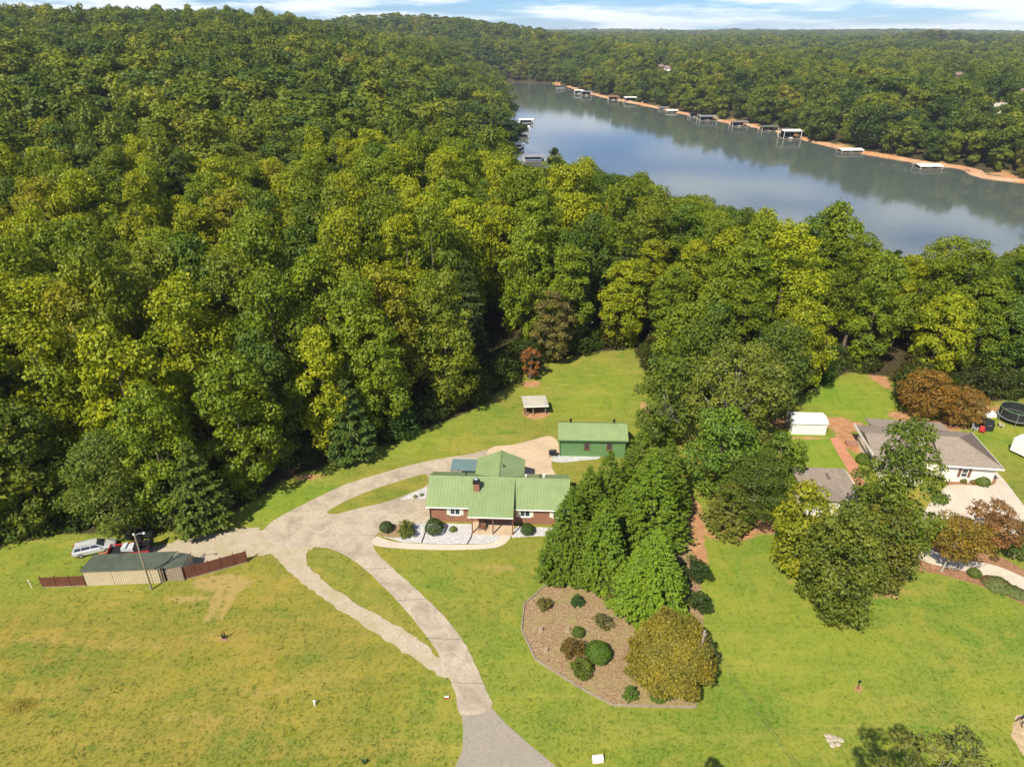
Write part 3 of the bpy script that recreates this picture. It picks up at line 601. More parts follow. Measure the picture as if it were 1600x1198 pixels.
tree_at('maple_tree', 'russet leaved maple beside the neighbour driveway', 1532, 862, 788, 3.3, mk_broad(7000, .26, .24, 44, .55, 'bark', .12, asp=1.6, flat=.5), (0.185, 0.098, 0.040))
tree_at('garden_tree', 'small multi stemmed green tree in the mulch beside the russet maple', 1584, 872, 818, 2.4, mk_broad(2600, .34, .2, 24, .6, 'pale_bark', .08, asp=2.2), (0.075, 0.115, 0.03))
tree_at('maple_tree', 'orange leaved maple behind the white neighbour house', 1436, 652, 580, 4.9, mk_broad(9000, .30, .14, 55, .5, asp=1.6, flat=.5), (0.185, 0.105, 0.022))
tree_at('maple_tree', 'smaller russet maple between the orange maple and the black tent', 1494, 664, 606, 4.2, mk_broad(7500, .30, .1, 44, .5, asp=1.6, flat=.5), (0.170, 0.098, 0.024))
cr_, tr_ = mk_broad(10500, .30, .35, 60, .6, 'pale_bark', .2, (.12, .26), asp=2.0, limbs=46, inner=.1)(22.6, 4.2)
place('bare_topped_tree', 'tall sparse tree with pale twigs, its shadow blotting the right lawn', 'tree', cr_, tr_, 22.6, 24.6, 24.4, 22.6, 4.2, 4.2, (0.15, 0.16, 0.045), 0)
cr_, tr_ = mk_broad(5000, .33, .15, 40)(20, 2.6)
place('lawn_tree', 'slim green tree whose shadow tip falls by the wires', 'tree', cr_, tr_, 20, 8.9, 23.4, 20, 2.6, 2.6, GREEN, 0)
tree_at('rusty_tree', 'small rusty brown tree standing out by the near lake shore', 1092, 372, 291, 2.8, mk_broad(3000, .5, .1, 26), (0.20, 0.085, 0.045))
for k_, (px, py, H_e, lab) in enumerate(((72, 824, 19, 'round green tree at the lawn corner left of the silver car'), (14, 836, 21, 'green tree shading the left lawn corner'), (-46, 852, 22, 'green tree at the far left end of the lawn edge'))):
    x_, y_ = G(px, py); cr, tr, H0, R0 = EDGE[k_]; place('forest_tree', lab, 'tree', cr, tr, H0, x_, y_, H_e, R0, R0, (0.14, 0.185, 0.02), k_ * 2.0)
def dead_tree():
    x, y = G(1052, 690); o = thing('dead_tree', 'bare pale dead tree leaning out over the back lawn', 'dead tree', (x, y, 0)); r = random.Random(4); m = MB(); H = z_at(y, 600)
    m.tube([(0, 0, -.3), (-.2, -1.2, H * .3), (-.8, -2.6, H * .55), (-1.6, -3.4, H * .72)], [.16, .14, .11, .07], 7); m.build('trunk', 'pale_bark', o)
    for k in range(18):
        f = r.uniform(.5, 1.0); p = Vector((-1.6 * f ** 2, -3.4 * f, H * .72 * f)); a = r.uniform(1.7, 5.2); l = r.uniform(1.6, 3.8)
        q = p + Vector((math.cos(a) * l, math.sin(a) * l * .6, l * r.uniform(.25, 1.0))); b = MB(); b.tube([p, p.lerp(q, .5) + Vector((0, 0, -.15)), q], [.06, .045, .012], 5)
        for j in range(4):
            s = p.lerp(q, r.uniform(.35, .95)); e = s + Vector((r.uniform(-1.1, .6), r.uniform(-.8, .5), r.uniform(.1, 1.0))); b.tube([s, e], [.03, .01], 4)
        b.build('branch', 'pale_bark', o)
dead_tree()
def shrub(label, px, py, R, H, color, n=1700, leaf=.16, kind='round', name='shrub'):
    """px,py: middle of the foot"""
    s = nseed(); rng = np.random.RandomState(s)
    if kind == 'plume': me_ = plumes(s, H, R, .02, 110, 12, .55, .26, .9, .6)
    elif kind == 'round':
        d = unit(rng, n); d[:, 2] = np.abs(d[:, 2]) * 1.15 - .15; l = 1 + .07 * np.sin(d[:, 0] * 6 + s) * np.sin(d[:, 1] * 6) + rng.normal(0, .04, n)
        P = d * l[:, None] * np.array([R, R, H * .62]) + np.array([0, 0, H * .38]); me_ = leaf_mesh('foliage', P, d + rng.normal(0, .45, (n, 3)) + [0, 0, .3], leaf * rng.uniform(.7, 1.3, n), np.clip(rng.normal(.5, .22, n), 0, 1), 1.4, 'leaf', rng=rng)
    else: me_, _ = broadleaf(s, H, R, .05, 18, n, leaf, .5, rc=(.26, .45))
    x, y = G(px, py); o = thing(name, label, 'shrub', (x, y, .02)); p = link_mesh('foliage', me_, o, None, tuple(q * 1.35 for q in color))
    m = MB()
    for k in range(3):
        a = rng.uniform(0, 6.28); m.tube([(0, 0, -.05), (.35 * R * math.cos(a), .35 * R * math.sin(a), H * .55)], [.05, .02], 5)
    m.build('stem', 'bark', o); return o
shrub('dark clipped round shrub in the mulch near the drive plaza', 604, 829, .85, 1.3, (.035, .06, .014), 1700, .14)
shrub('spreading pale speckled shrub in the bed left of the house window', 633, 835, 1.25, 1.6, (.105, .12, .022), 1500, .2, 'loose')
shrub('large dark oval clipped shrub under the left house window', 679, 832, 1.15, 2.0, (.040, .070, .016), 2600, .14)
shrub('tiny green mound in the white gravel before the house', 708, 829, .5, .55, (.085, .13, .016), 500, .12)
shrub('dark round clipped shrub right of the porch', 824, 833, .85, 1.4, (.038, .066, .014), 1700, .14)
shrub('little yellow green plant in the island bed', 649, 777, .32, .35, (.14, .16, .02), 200, .1); shrub('little green plant by the house corner in the island bed', 659, 774, .3, .3, (.10, .15, .02), 200, .1)
shrub('sparse rosy tipped shrub near the bed timber edging', 850, 948, .9, 1.0, (.13, .11, .03), 800, .18, 'loose')
shrub('upright dark green holly in the garden bed', 902, 943, .78, 1.5, (.035, .075, .02), 1000, .2, 'plume')
shrub('twiggy grey olive shrub below the cypresses', 942, 977, 1.1, 1.2, (.105, .105, .04), 900, .16, 'loose')
shrub('bronze brown feathery shrub in the garden bed', 893, 1020, 1.45, 1.6, (.125, .085, .022), 2200, .16, 'loose')
shrub('small green shrub growing against the bronze shrub', 903, 992, .65, 1.0, (.06, .10, .016), 700, .15)
shrub('glossy bright green rounded shrub beside the bronze one', 934, 1028, 1.3, 1.9, (.062, .115, .014), 2600, .17)
shrub('rosette leaved olive green shrub foremost of three', 912, 1052, 1.2, 1.3, (.088, .115, .018), 1500, .2, 'loose')
shrub('upright feathery young conifer before the golden shrub', 984, 1089, .75, 1.6, (.07, .12, .018), 900, .2, 'plume')
shrub('low flat green mound at the front bed edging', 1028, 1090, .75, .5, (.07, .115, .016), 700, .14)
shrub('dark glossy shrub right of the foremost cypress', 1088, 905, 1.7, 2.8, (.030, .055, .014), 2600, .2, 'loose')
shrub('dark glossy shrub between golden shrub and cypress', 1092, 952, 1.5, 2.2, (.036, .062, .014), 2200, .2, 'loose')
shrub('olive leaved shrub under the slim cypress', 962, 938, 2.0, 3.6, (.092, .100, .018), 2600, .2, 'loose')
shrub('round green ball shrub at the white house wall end', 1534, 757, .95, 1.2, (.075, .12, .016), 1400, .15)
shrub('small green shrub beside the white house wall', 1504, 753, .5, .6, (.10, .10, .02), 400, .14); shrub('small bronze shrub next to the ball shrub', 1519, 754, .5, .6, (.13, .09, .02), 400, .14)
shrub('green shrub at the brick path by the white house', 1347, 723, 1.0, 1.5, (.075, .12, .014), 1300, .17)
shrub('round green shrub at the neighbour walk edge', 1521, 899, .75, .95, (.075, .115, .016), 1000, .13)
shrub('rosy brown clump at the end of the juniper row', 1541, 909, .6, .6, (.14, .08, .04), 500, .15)
shrub('wide pale green juniper along the neighbour walk', 1558, 916, 1.5, .7, (.12, .155, .05), 1700, .15); shrub('low juniper nearest the frame edge along the walk', 1586, 928, 1.1, .6, (.115, .15, .05), 1200, .15)
shrub('small brown shrub alone in the neighbour mulch', 1553, 874, .5, .6, (.13, .08, .03), 400, .12)
shrub('round green shrub on the neighbour driveway island', 1467, 782, .9, 1.0, (.075, .115, .016), 1000, .15)
def grass_clump():
    x, y = G(32, 1104); o = thing('grass_clump', 'tawny clump of uncut tall grass on the left lawn', 'grass', (x, y, 0)); r = np.random.RandomState(8); n = 700
    a = r.uniform(0, 6.28, n); q_ = np.sqrt(r.uniform(0, 1, n)); h = .38 * (1.05 - q_) + .08; P = np.stack([1.7 * q_ * np.cos(a), 1.0 * q_ * np.sin(a), h * .5], 1)
    T = np.stack([r.normal(0, .5, n), r.normal(0, .5, n), np.ones(n)], 1); link_mesh('blades', leaf_mesh('blades', P, r.normal(0, 1, (n, 3)) * [.4, .4, .1] + [-.5, -.8, .5], h * 1.2, np.clip(r.normal(.5, .3, n), 0, 1), 7.0, 'leaf', T, r, .05), o, None, (.36, .30, .06))['kind'] = 'stuff'
grass_clump()
def golden_shrub():
    x, y = G(1042, 1066); H = z_at(y + 0.5, 968); s = 77; rng = np.random.RandomState(s); n = 24000; R = 3.9
    d = unit(rng, n); d[:, 2] = np.abs(d[:, 2]) * 1.2 - .2; l = 1 + .09 * np.sin(d[:, 0] * 7) * np.sin(d[:, 1] * 7 + 1) + .06 * np.sin(d[:, 2] * 11 + d[:, 0] * 9) + .05 * np.sin(d[:, 1] * 17 + d[:, 2] * 13) + rng.normal(0, .05, n)
    P = d * l[:, None] * np.array([R, R * .9, H * .60]) + np.array([0, 0, H * .40]); c = .5 + .25 * np.sin(d[:, 0] * 5 + 1) * np.sin(d[:, 1] * 4 + d[:, 2] * 5)
    me_ = leaf_mesh('foliage', P, d * .8 + rng.normal(0, .6, (n, 3)) + [0, 0, .25], .25 * rng.uniform(.6, 1.3, n), np.clip(c + rng.normal(0, .25, n), 0, 1), 1.5, 'leaf', rng=rng)
    o = thing('golden_shrub', 'huge rounded golden olive shrub leaning against the utility pole', 'shrub', (x, y, 0)); link_mesh('foliage', me_, o, None, (.25, .215, .034))
    m = MB()
    for k in range(6): a = k * 1.05; m.tube([(.2 * math.cos(a), .2 * math.sin(a), -.1), (2.2 * math.cos(a), 2.2 * math.sin(a), H * .6)], [.10, .03], 5)
    m.build('stem', 'bark', o)
golden_shrub()

# ------------------------------------------------------------------ forest: 300 individual trees, the rest one mass
rng = np.random.RandomState(11)
def scatter():
    out = []
    for r0, r1, s in ((0, 260, 8.1), (260, 620, 10.4), (620, 1300, 12.0), (1300, 2600, 19.0), (2600, 6800, 44.0)):
        half = r1 * 0.86 + 40; xs = np.arange(-half, half, s); ys = np.arange(20, r1 * 1.02, s); X, Y = np.meshgrid(xs, ys); X = X + (np.arange(len(ys)) % 2)[:, None] * s / 2
        X = (X + rng.uniform(-.52, .52, X.shape) * s).ravel(); Y = (Y + rng.uniform(-.52, .52, Y.shape) * s).ravel()
        d = np.hypot(X, Y); k = (d >= r0) & (d < r1) & (np.abs(X) < Y * 0.84 + 45); out.append(np.stack([X[k], Y[k], np.full(k.sum(), s)], 1))
    P = np.concatenate(out); X, Y = P[:, 0], P[:, 1]
    dl = poly_sd(X, Y, LAKE); dc = poly_sd(X, Y, CLEAR)
    k = (dc > 2.0) & (dl > np.where((X > 60) & (Y > 250), 4.5, 4.0)) & ~((np.abs(X - FIELD[0]) < 100) & (np.abs(Y - FIELD[1]) < 110))
    return P[k], dl[k], dc[k]
PTS, DL, DC = scatter()
far_houses = []   # (px, base py, ground guess distance) filled below, clearing the trees before each
for px, py, D, wid, mats, rz, lab in [
        (1028, 126, 950, 17, ('far_brick', 'far_roof'), .3, 'red brick house with dark roof above the far shore'), (1044, 127, 925, 11, ('white_paint', 'far_roof'), -.5, 'white walled house beside the brick one above the far shore'),
        (1293, 92, 1500, 16, ('white_paint', 'far_roof'), .2, 'pale house in far woods, first uphill from the lake bend'), (1325, 111, 1050, 12, ('cream', 'far_roof'), -.3, 'cream house half hidden in the woods across the lake'),
        (1342, 97, 1300, 13, ('white_paint', 'old_shingle'), .6, 'white house with pale roof in the far woods'), (1494, 126, 850, 18, ('far_brick', 'far_roof'), .2, 'wide red brick house in woods across the lake'),
        (1285, 149, 700, 10, ('cream', 'old_shingle'), .4, 'small tan house with pale roof among bright green trees'), (1592, 158, 640, 13, ('grey_metal', 'far_roof'), .1, 'grey house at the wood edge across the lake'),
        (1549, 200, 500, 11, ('cream', 'old_shingle'), .15, 'low pale roofed building behind the far shore trees'), (1258, 84, 1650, 14, ('cream', 'far_roof'), -.3, 'cream house far up the wooded slope beyond the lake'), (1072, 108, 1150, 13, ('white_paint', 'far_roof'), .5, 'white house among trees behind the brick lake house'), (1222, 80, 1750, 15, ('white_paint', 'far_roof'), .4, 'distant pale house on the wooded slope')]:
    u = (px - CX) / F; v = (py - CY) / F; t_ = D; X, Y = u * t_, (CP - v * SP) * t_; far_houses.append((X, Y, wid, mats, rz, lab, py))
    fx, fy = X / math.hypot(X, Y), Y / math.hypot(X, Y); rx, ry = PTS[:, 0] - X, PTS[:, 1] - Y; along = -(rx * fx + ry * fy); across = np.abs(rx * fy - ry * fx)
    k = ~((along > -wid * .8) & (along < 30) & (across < wid * .7)); PTS, DL, DC = PTS[k], DL[k], DC[k]
HT = hfun(PTS[:, 0], PTS[:, 1])
dist = np.hypot(PTS[:, 0], PTS[:, 1])
# rows along the near shore take their height from the skyline of trees against the water
sky_line = np.array([(700, 250), (790, 246), (830, 258), (880, 268), (930, 268), (985, 272), (1040, 300), (1090, 306), (1130, 320), (1200, 345), (1255, 376), (1300, 372), (1370, 386), (1420, 402), (1470, 402), (1530, 396), (1600, 372), (1900, 360)])
def max_height(x, y, g0):
    px, _ = pxof(x, y, 0); ty = np.interp(px, sky_line[:, 0], sky_line[:, 1]); return z_at(y, ty) - g0
order = np.argsort(dist)
inview = []
for i in order:
    px, py = pxof(PTS[i, 0], PTS[i, 1], HT[i] + 16)
    if -70 < px < 1670: inview.append(i)
indiv = set(inview[:300])
classes = [('green', GREEN), ('lime', LIME), ('dark', DARK), ('olive', OLIVE), ('gold', GOLD)]
lbl = {'green': 'tall mid green broadleaf tree', 'lime': 'tall bright yellow green broadleaf tree', 'dark': 'tall deep green broadleaf tree', 'olive': 'olive leaved broadleaf tree', 'gold': 'golden tinged broadleaf tree', 'pine': 'tall dark pine with layered branches'}
R_ = random.Random(5)
LOS = []
for X, Y, wid, mats, rz, lab, py in far_houses:
    gz = h1(X, Y); zt = CAMZ - ratio(py) * Y; LOS.append((X, Y, wid, max(gz, min(zt, gz + 9)) + 3.0))
far_pts = []
for i in range(len(PTS)):
    x, y, s = PTS[i]; g0 = HT[i]; lim = 99
    if y < 420 and -30 < x and DL[i] < 60 and (x < 60 or y < 250):
        lim = max_height(x, y, g0) * R_.uniform(.86, 1.0)
    for hX, hY, hw, zv in LOS:
        hd = math.hypot(hX, hY); al = (x * hX + y * hY) / hd
        if hd - min(420, .42 * hd) < al < hd and abs(x * hY - y * hX) / hd < hw * .55: lim = min(lim, CAMZ + (zv - CAMZ) * al / hd - g0)
    lim = max(lim, 3.0)
    if i in indiv:
        left = x < 15
        w = [.37, .37, .12, .11, .03] if left else [.44, .12, .34, .09, .01]
        cls = R_.choices(range(5), w)[0]; nm, colr = classes[cls]
        if R_.random() < .06: nm = 'pine'; colr = (0.055, 0.082, 0.018); cr, tr, H0, R0 = PINE[R_.randrange(2)]
        else: cr, tr, H0, R0 = NEAR[R_.randrange(len(NEAR))]
        edge = DC[i] < 10
        if edge and nm != 'pine': cr, tr, H0, R0 = EDGE[R_.randrange(3)]
        H = (R_.uniform(19, 27) if edge else R_.choice([R_.uniform(19, 25), R_.uniform(25, 32), R_.uniform(27, 32)])) * (1.0 if left else .88); H = max(9, min(H, lim))
        jit = R_.uniform(.86, 1.14); colr = tuple(c * jit for c in colr)
        loc_ = ('on the wooded slope towards the lake' if DL[i] < 45 else ('at the wood edge ' if edge else 'deeper in the wood ') + ('left of the silver car' if x < -52 and y < 95 else 'above the gravel yard' if x < -33 and y < 100 else 'above the curved drive' if x < -8 and y < 118 else 'behind the house on the hillside' if x < 0 else 'past the back lawn' if x < 35 else 'behind the white barn' if x < 62 else 'behind the trampoline'))
        place('pine_tree' if nm == 'pine' else 'forest_tree', lbl[nm] + ' ' + loc_, 'pine' if nm == 'pine' else 'tree', cr, tr, H0, x, y, H, R0, R0 * R_.uniform(.92, 1.2) * (1.05 if H > 24 else .9), colr, None, 'forest trees round the back lawn', z=g0)
    else:
        H = R_.choice([R_.uniform(13, 19), R_.uniform(18, 25), R_.uniform(23, 30)]) if s < 13 else R_.uniform(15, 25)
        H = max(3.0, min(H, lim)); wsc = (1.12 if s < 10 else 1.25 if s < 13 else 2.0 if s < 20 else 4.4)
        far_pts.append((x, y, g0 - .3, H, wsc * R_.uniform(.75, 1.35), 0 if s < 10 else 1 if s < 13 else 2))
# far tree prototypes (unit: 20 m tall)
protos = []
def far_proto(name, me_): 
    o = bpy.data.objects.new(name, me_); protos.append(o); return o
for k_ in range(5):
    me_, C = broadleaf(700 + k_, 20, 5.0 if k_ != 3 else 4.2, .12, [34, 48, 28, 40, 22][k_], 7000, .52, [.5, .62, .45, .6, .4][k_], 'forest_leaf', [(.22, .40), (.18, .36), (.26, .46), (.2, .36), (.3, .5)][k_], flat=.95); far_proto('a_tree_%d' % k_, me_)
for k_ in range(4):
    me_, C = broadleaf(720 + k_, 20, 5.2, .15, [16, 22, 12, 18][k_], 1900, .95, [.5, .6, .45, .55][k_], 'forest_leaf', (.28, .50), flat=1.0); far_proto('b_tree_%d' % k_, me_)
for k_ in range(3):
    me_, C = broadleaf(740 + k_, 20, 5.4, .15, 10, 560, 1.7, .5, 'forest_leaf', (.34, .56), flat=1.0); far_proto('c_tree_%d' % k_, me_)
pc = bpy.data.collections.new('forest_stock')
for o in protos: pc.objects.link(o)
A = np.array(far_pts); r2 = np.random.RandomState(3)
lod = A[:, 5].astype(int); pick = np.where(lod == 0, r2.randint(0, 5, len(A)), np.where(lod == 1, 5 + r2.randint(0, 4, len(A)), 9 + r2.randint(0, 3, len(A))))
me = bpy.data.meshes.new('far_forest'); me.vertices.add(len(A)); me.vertices.foreach_set('co', A[:, :3].astype(np.float32).ravel()); me.update()
a = me.attributes.new('scl', 'FLOAT_VECTOR', 'POINT'); sz = A[:, 3] / 20.0; a.data.foreach_set('vector', np.stack([sz * A[:, 4], sz * A[:, 4], sz], 1).astype(np.float32).ravel())
a = me.attributes.new('rot', 'FLOAT_VECTOR', 'POINT'); z0 = np.zeros(len(A)); a.data.foreach_set('vector', np.stack([z0, z0, r2.uniform(0, 6.28, len(A))], 1).astype(np.float32).ravel())
a = me.attributes.new('pick', 'INT', 'POINT'); a.data.foreach_set('value', pick.astype(np.int32))
ff = link_mesh('far_forest', me); tag(ff, 'distant unbroken woodland covering the hills around the lake', 'forest', kind='stuff')
ng = bpy.data.node_groups.new('forest_scatter', 'GeometryNodeTree'); ng.interface.new_socket('Geometry', in_out='INPUT', socket_type='NodeSocketGeometry'); ng.interface.new_socket('Geometry', in_out='OUTPUT', socket_type='NodeSocketGeometry')
gi = ng.nodes.new('NodeGroupInput'); go = ng.nodes.new('NodeGroupOutput'); ip = ng.nodes.new('GeometryNodeInstanceOnPoints'); ci = ng.nodes.new('GeometryNodeCollectionInfo')
ci.inputs['Collection'].default_value = pc; ci.inputs['Separate Children'].default_value = True; ci.inputs['Reset Children'].default_value = True
def nattr(n, t):
    x = ng.nodes.new('GeometryNodeInputNamedAttribute'); x.data_type = t; x.inputs['Name'].default_value = n; return x.outputs[0]
ip.inputs['Pick Instance'].default_value = True
ng.links.new(gi.outputs[0], ip.inputs['Points']); ng.links.new(ci.outputs[0], ip.inputs['Instance']); ng.links.new(nattr('pick', 'INT'), ip.inputs['Instance Index'])
ng.links.new(nattr('rot', 'FLOAT_VECTOR'), ip.inputs['Rotation']); ng.links.new(nattr('scl', 'FLOAT_VECTOR'), ip.inputs['Scale']); ng.links.new(ip.outputs[0], go.inputs[0])
md = ff.modifiers.new('scatter', 'NODES'); md.node_group = ng
# tufts of longer grass over the lawns
tr3 = np.random.RandomState(21); nb = 9
def tuft(seed):
    r = np.random.RandomState(seed); m = MB()
    for k in range(nb):
        a = r.uniform(0, 6.28); x0, y0 = r.uniform(-.16, .16, 2); h = r.uniform(.06, .15); l = r.uniform(.05, .16); w = r.uniform(.012, .03); ca, sa = math.cos(a), math.sin(a)
        m.add([(x0 - sa * w, y0 + ca * w, 0), (x0 + sa * w, y0 - ca * w, 0), (x0 + ca * l, y0 + sa * l, h)], [(0, 1, 2)])
    return bpy.data.objects.new('tuft_%d' % seed, m.mesh('tuft', 'tuft'))
leafmat('tuft', 'random', stops=[(0.0, (0.085, 0.15, 0.012)), (0.4, (0.15, 0.21, 0.015)), (0.75, (0.25, 0.24, 0.02)), (1.0, (0.40, 0.30, 0.08))], trans=.2)
gc = bpy.data.collections.new('grass_stock')
for k in range(4): gc.objects.link(tuft(k))
n_ = 30000; d_ = 1 / tr3.uniform(1 / 118.0, 1 / 34.0, n_); X = tr3.uniform(-.86, .86, n_) * (d_ * CP + 20); Y = d_
keep = poly_sd(X, Y, CLEAR) < -1
for P_ in PAVED: keep &= poly_sd(X, Y, P_) > .12
X, Y = X[keep], Y[keep]; me = bpy.data.meshes.new('grass'); me.vertices.add(len(X)); me.vertices.foreach_set('co', np.stack([X, Y, np.zeros(len(X))], 1).astype(np.float32).ravel()); me.update()
sc_ = tr3.uniform(.4, .95, len(X)) * (1 + .9 * (tr3.uniform(0, 1, len(X)) > .97)); a = me.attributes.new('scl', 'FLOAT_VECTOR', 'POINT'); a.data.foreach_set('vector', np.stack([sc_] * 3, 1).astype(np.float32).ravel())
a = me.attributes.new('rot', 'FLOAT_VECTOR', 'POINT'); a.data.foreach_set('vector', np.stack([X * 0, X * 0, tr3.uniform(0, 6.28, len(X))], 1).astype(np.float32).ravel()); a = me.attributes.new('pick', 'INT', 'POINT'); a.data.foreach_set('value', tr3.randint(0, 4, len(X)).astype(np.int32))
gr = link_mesh('grass', me); tag(gr, 'tufts of uneven grass scattered over the mown lawns', 'grass', kind='stuff'); ng2 = ng.copy(); [setattr(nd.inputs['Collection'], 'default_value', gc) for nd in ng2.nodes if nd.bl_idname == 'GeometryNodeCollectionInfo']; gr.modifiers.new('scatter', 'NODES').node_group = ng2
# undergrowth along the forest edge so that no bare trunks line the lawn
ug = broadleaf(900, 5.0, 3.0, .02, 26, 3000, .34, .45, rc=(.28, .5))[0]
edge_w = [G(x, y) for x, y in clear_px]
uk = 0
for (ax, ay), (bx, by) in zip(edge_w[2:-2], edge_w[3:-1]):
    L_ = math.hypot(bx - ax, by - ay); n_ = max(1, int(L_ / 3.6))
    for j in range(n_):
        f = (j + R_.random()) / n_; nxn, nyn = -(by - ay) / L_, (bx - ax) / L_; off = R_.uniform(1.8, 4.5)
        x, y = ax + (bx - ax) * f + nxn * off, ay + (by - ay) * f + nyn * off
        s = R_.uniform(.7, 1.5); o = thing('edge_bush', 'leafy dark green bush in the undergrowth at the forest edge', 'bush', (x, y, h1(x, y) - .1), R_.uniform(0, 6), 'bushes along the forest edge')
        c = link_mesh('foliage', ug, o, None, tuple(q * R_.uniform(.7, 1.25) for q in (.058, .085, .014))); c.scale = (s, s, s * R_.uniform(.7, 1.3)); uk += 1
# ------------------------------------------------------------------ buildings
def ribbed(m, p, pitch=0.42, rw=0.05, rh=0.022, th=0.07):
    """sheet-metal roof or wall: p = lower-left, lower-right, upper-right, upper-left seen from outside; ribs run up the slope"""
    a, b, c, d = [Vector(q) for q in p]; m.slab((a, b, c, d), th); nrm = (b - a).cross(d - a).normalized(); n = max(2, int((b - a).length / pitch))
    for i in range(n + 1):
        f = i / n; lo = a.lerp(b, f); hi = d.lerp(c, f); s = (b - a).normalized() * rw
        if i == n: lo -= s; hi -= s
        vs = [lo, lo + s, hi + s, hi, lo + s * .3 + nrm * rh, lo + s * .7 + nrm * rh, hi + s * .7 + nrm * rh, hi + s * .3 + nrm * rh]
        m.add([v + nrm * .001 for v in vs], [(4, 5, 6, 7), (0, 4, 7, 3), (5, 1, 2, 6), (0, 1, 5, 4), (3, 7, 6, 2)])
    return m
def part(name, mat, parent, *boxes):
    m = MB()
    for b in boxes: m.box(*b)
    return m.build(name, mat, parent)
def window(parent, x0, x1, y, z0, z1, frame='cream', panes=2, shutters=None, rows=1, shw=.38):
    """window in a wall facing -y at plane y"""
    fr = MB(); t = .09
    fr.box(x0, x1, y - .06, y + .03, z1 - t, z1); fr.box(x0, x1, y - .06, y + .03, z0, z0 + t)
    for i in range(panes + 1):
        xx = x0 + (x1 - x0 - t) * i / panes; fr.box(xx, xx + t, y - .058, y + .03, z0 + t, z1 - t)
    for r in range(1, rows):
        zz = z0 + (z1 - z0) * r / rows; fr.box(x0 + t, x1 - t, y - .05, y + .03, zz - .03, zz + .03)
    w = fr.build('window', frame, parent)
    for i in range(panes):
        a = x0 + (x1 - x0 - t) * i / panes + t; b = x0 + (x1 - x0 - t) * (i + 1) / panes; part('pane', 'window_glass', w, (a, b, y - .02, y + .02, z0 + t, z1 - t))
    part('sill', frame, w, (x0 - .06, x1 + .06, y - .13, y + .02, z0 - .07, z0 - .002))
    if shutters:
        for a, b in ((x0 - shw - .02, x0 - .02), (x1 + .02, x1 + shw + .02)):
            m = MB(); m.box(a, b, y - .05, y + .02, z0, z1)
            for k in range(7): zz = z0 + .08 + (z1 - z0 - .2) * k / 6; m.box(a + .06, b - .06, y - .065, y - .049, zz, zz + .05)
            m.build('shutter', shutters, w)
    return w
hx, hy = -1.75, 70.55
H_ = thing('ranch_house', 'long brown brick ranch house with pale green ribbed metal roof and porch', 'house', (hx, hy, 0), rad(-2.6))
part('wall', 'brown_brick', H_, (-8.8, 8.7, 0, 7, -.1, 2.72)); m = MB()
for x0 in (-8.795, 8.695): m.slab([(x0 - .0, 0, 2.7), (x0, 7, 2.7), (x0, 3.5, 4.45)] if x0 > 0 else [(x0, 7, 2.7), (x0, 0, 2.7), (x0, 3.5, 4.45)], .1)
m.build('gable_wall', 'brown_brick', H_)
part('wing_wall', 'brown_brick', H_, (-3.2, 2.8, 7.002, 9.6, -.1, 3.2))
for nm, p in (('roof_panel', [(-9.35, -.5, 2.70), (-3.62, -.5, 2.70), (-3.62, 3.44, 4.69), (-9.35, 3.44, 4.69)]), ('roof_panel', [(1.92, -.5, 2.70), (9.2, -.5, 2.70), (9.2, 3.44, 4.69), (1.92, 3.44, 4.69)]),
              ('porch_roof', [(-3.72, -2.5, 2.90), (2.02, -2.5, 2.90), (2.02, 3.44, 4.76), (-3.72, 3.44, 4.76)]), ('roof_panel', [(9.2, 7.4, 2.66), (-9.35, 7.4, 2.66), (-9.35, 3.46, 4.69), (9.2, 3.46, 4.69)]),
              ('wing_roof', [(-3.55, 9.95, 3.33), (-3.55, 5.55, 3.33), (-.15, 3.47, 4.75), (-.15, 9.95, 4.75)]), ('wing_roof', [(3.15, 5.75, 3.33), (3.15, 9.95, 3.33), (-.13, 9.95, 4.75), (-.13, 3.47, 4.75)])):
    o = ribbed(MB(), p).build(nm, 'green_roof', H_)
m = MB(); m.tube([(-9.36, 3.45, 4.72), (9.21, 3.45, 4.72)], .07, 6); m.tube([(-.14, 3.5, 4.79), (-.14, 9.96, 4.79)], .07, 6); m.build('ridge_cap', 'green_roof', H_)
part('fascia', 'white_paint', H_, (-9.35, -3.74, -.54, -.505, 2.50, 2.68), (2.04, 9.2, -.54, -.505, 2.50, 2.68), (-3.72, 2.02, -2.54, -2.505, 2.70, 2.87))
m = MB(); m.add([(-3.70, 0, 2.75), (-3.70, -2.45, 2.84), (-3.70, 3.2, 4.6), (-3.70, 3.2, 4.3)], [(0, 1, 2, 3)])
m.slab([(2.0, -2.4, 2.8), (2.0, 0, 2.68), (2.0, 3.3, 4.5), (2.0, 3.3, 4.65)], .06); m.build('porch_gable', 'brown_wood', H_)
window(H_, -6.30, -4.95, 0, 1.15, 2.2, 'white_paint', 2, 'cream'); window(H_, 2.75, 4.1, 0, 1.15, 2.2, 'white_paint', 2, 'cream'); window(H_, 7.0, 8.2, 0, 1.15, 2.2, 'white_paint', 2, 'cream')
window(H_, -.9, .7, 0, .9, 2.1, 'cream', 2)
d_ = part('front_door', 'brown_wood', H_, (-2.5, -1.55, -.05, .02, .12, 2.15)); part('handle', 'grey_metal', d_, (-1.68, -1.62, -.11, -.05, 1.05, 1.12))
part('porch_floor', 'back_concrete', H_, (-3.35, 2.05, -2.45, -.003, -.05, .12))
for x0 in (-3.25, -.62, 1.85): part('porch_post', 'brown_wood', H_, (x0, x0 + .14, -2.38, -2.24, .12, 2.80))
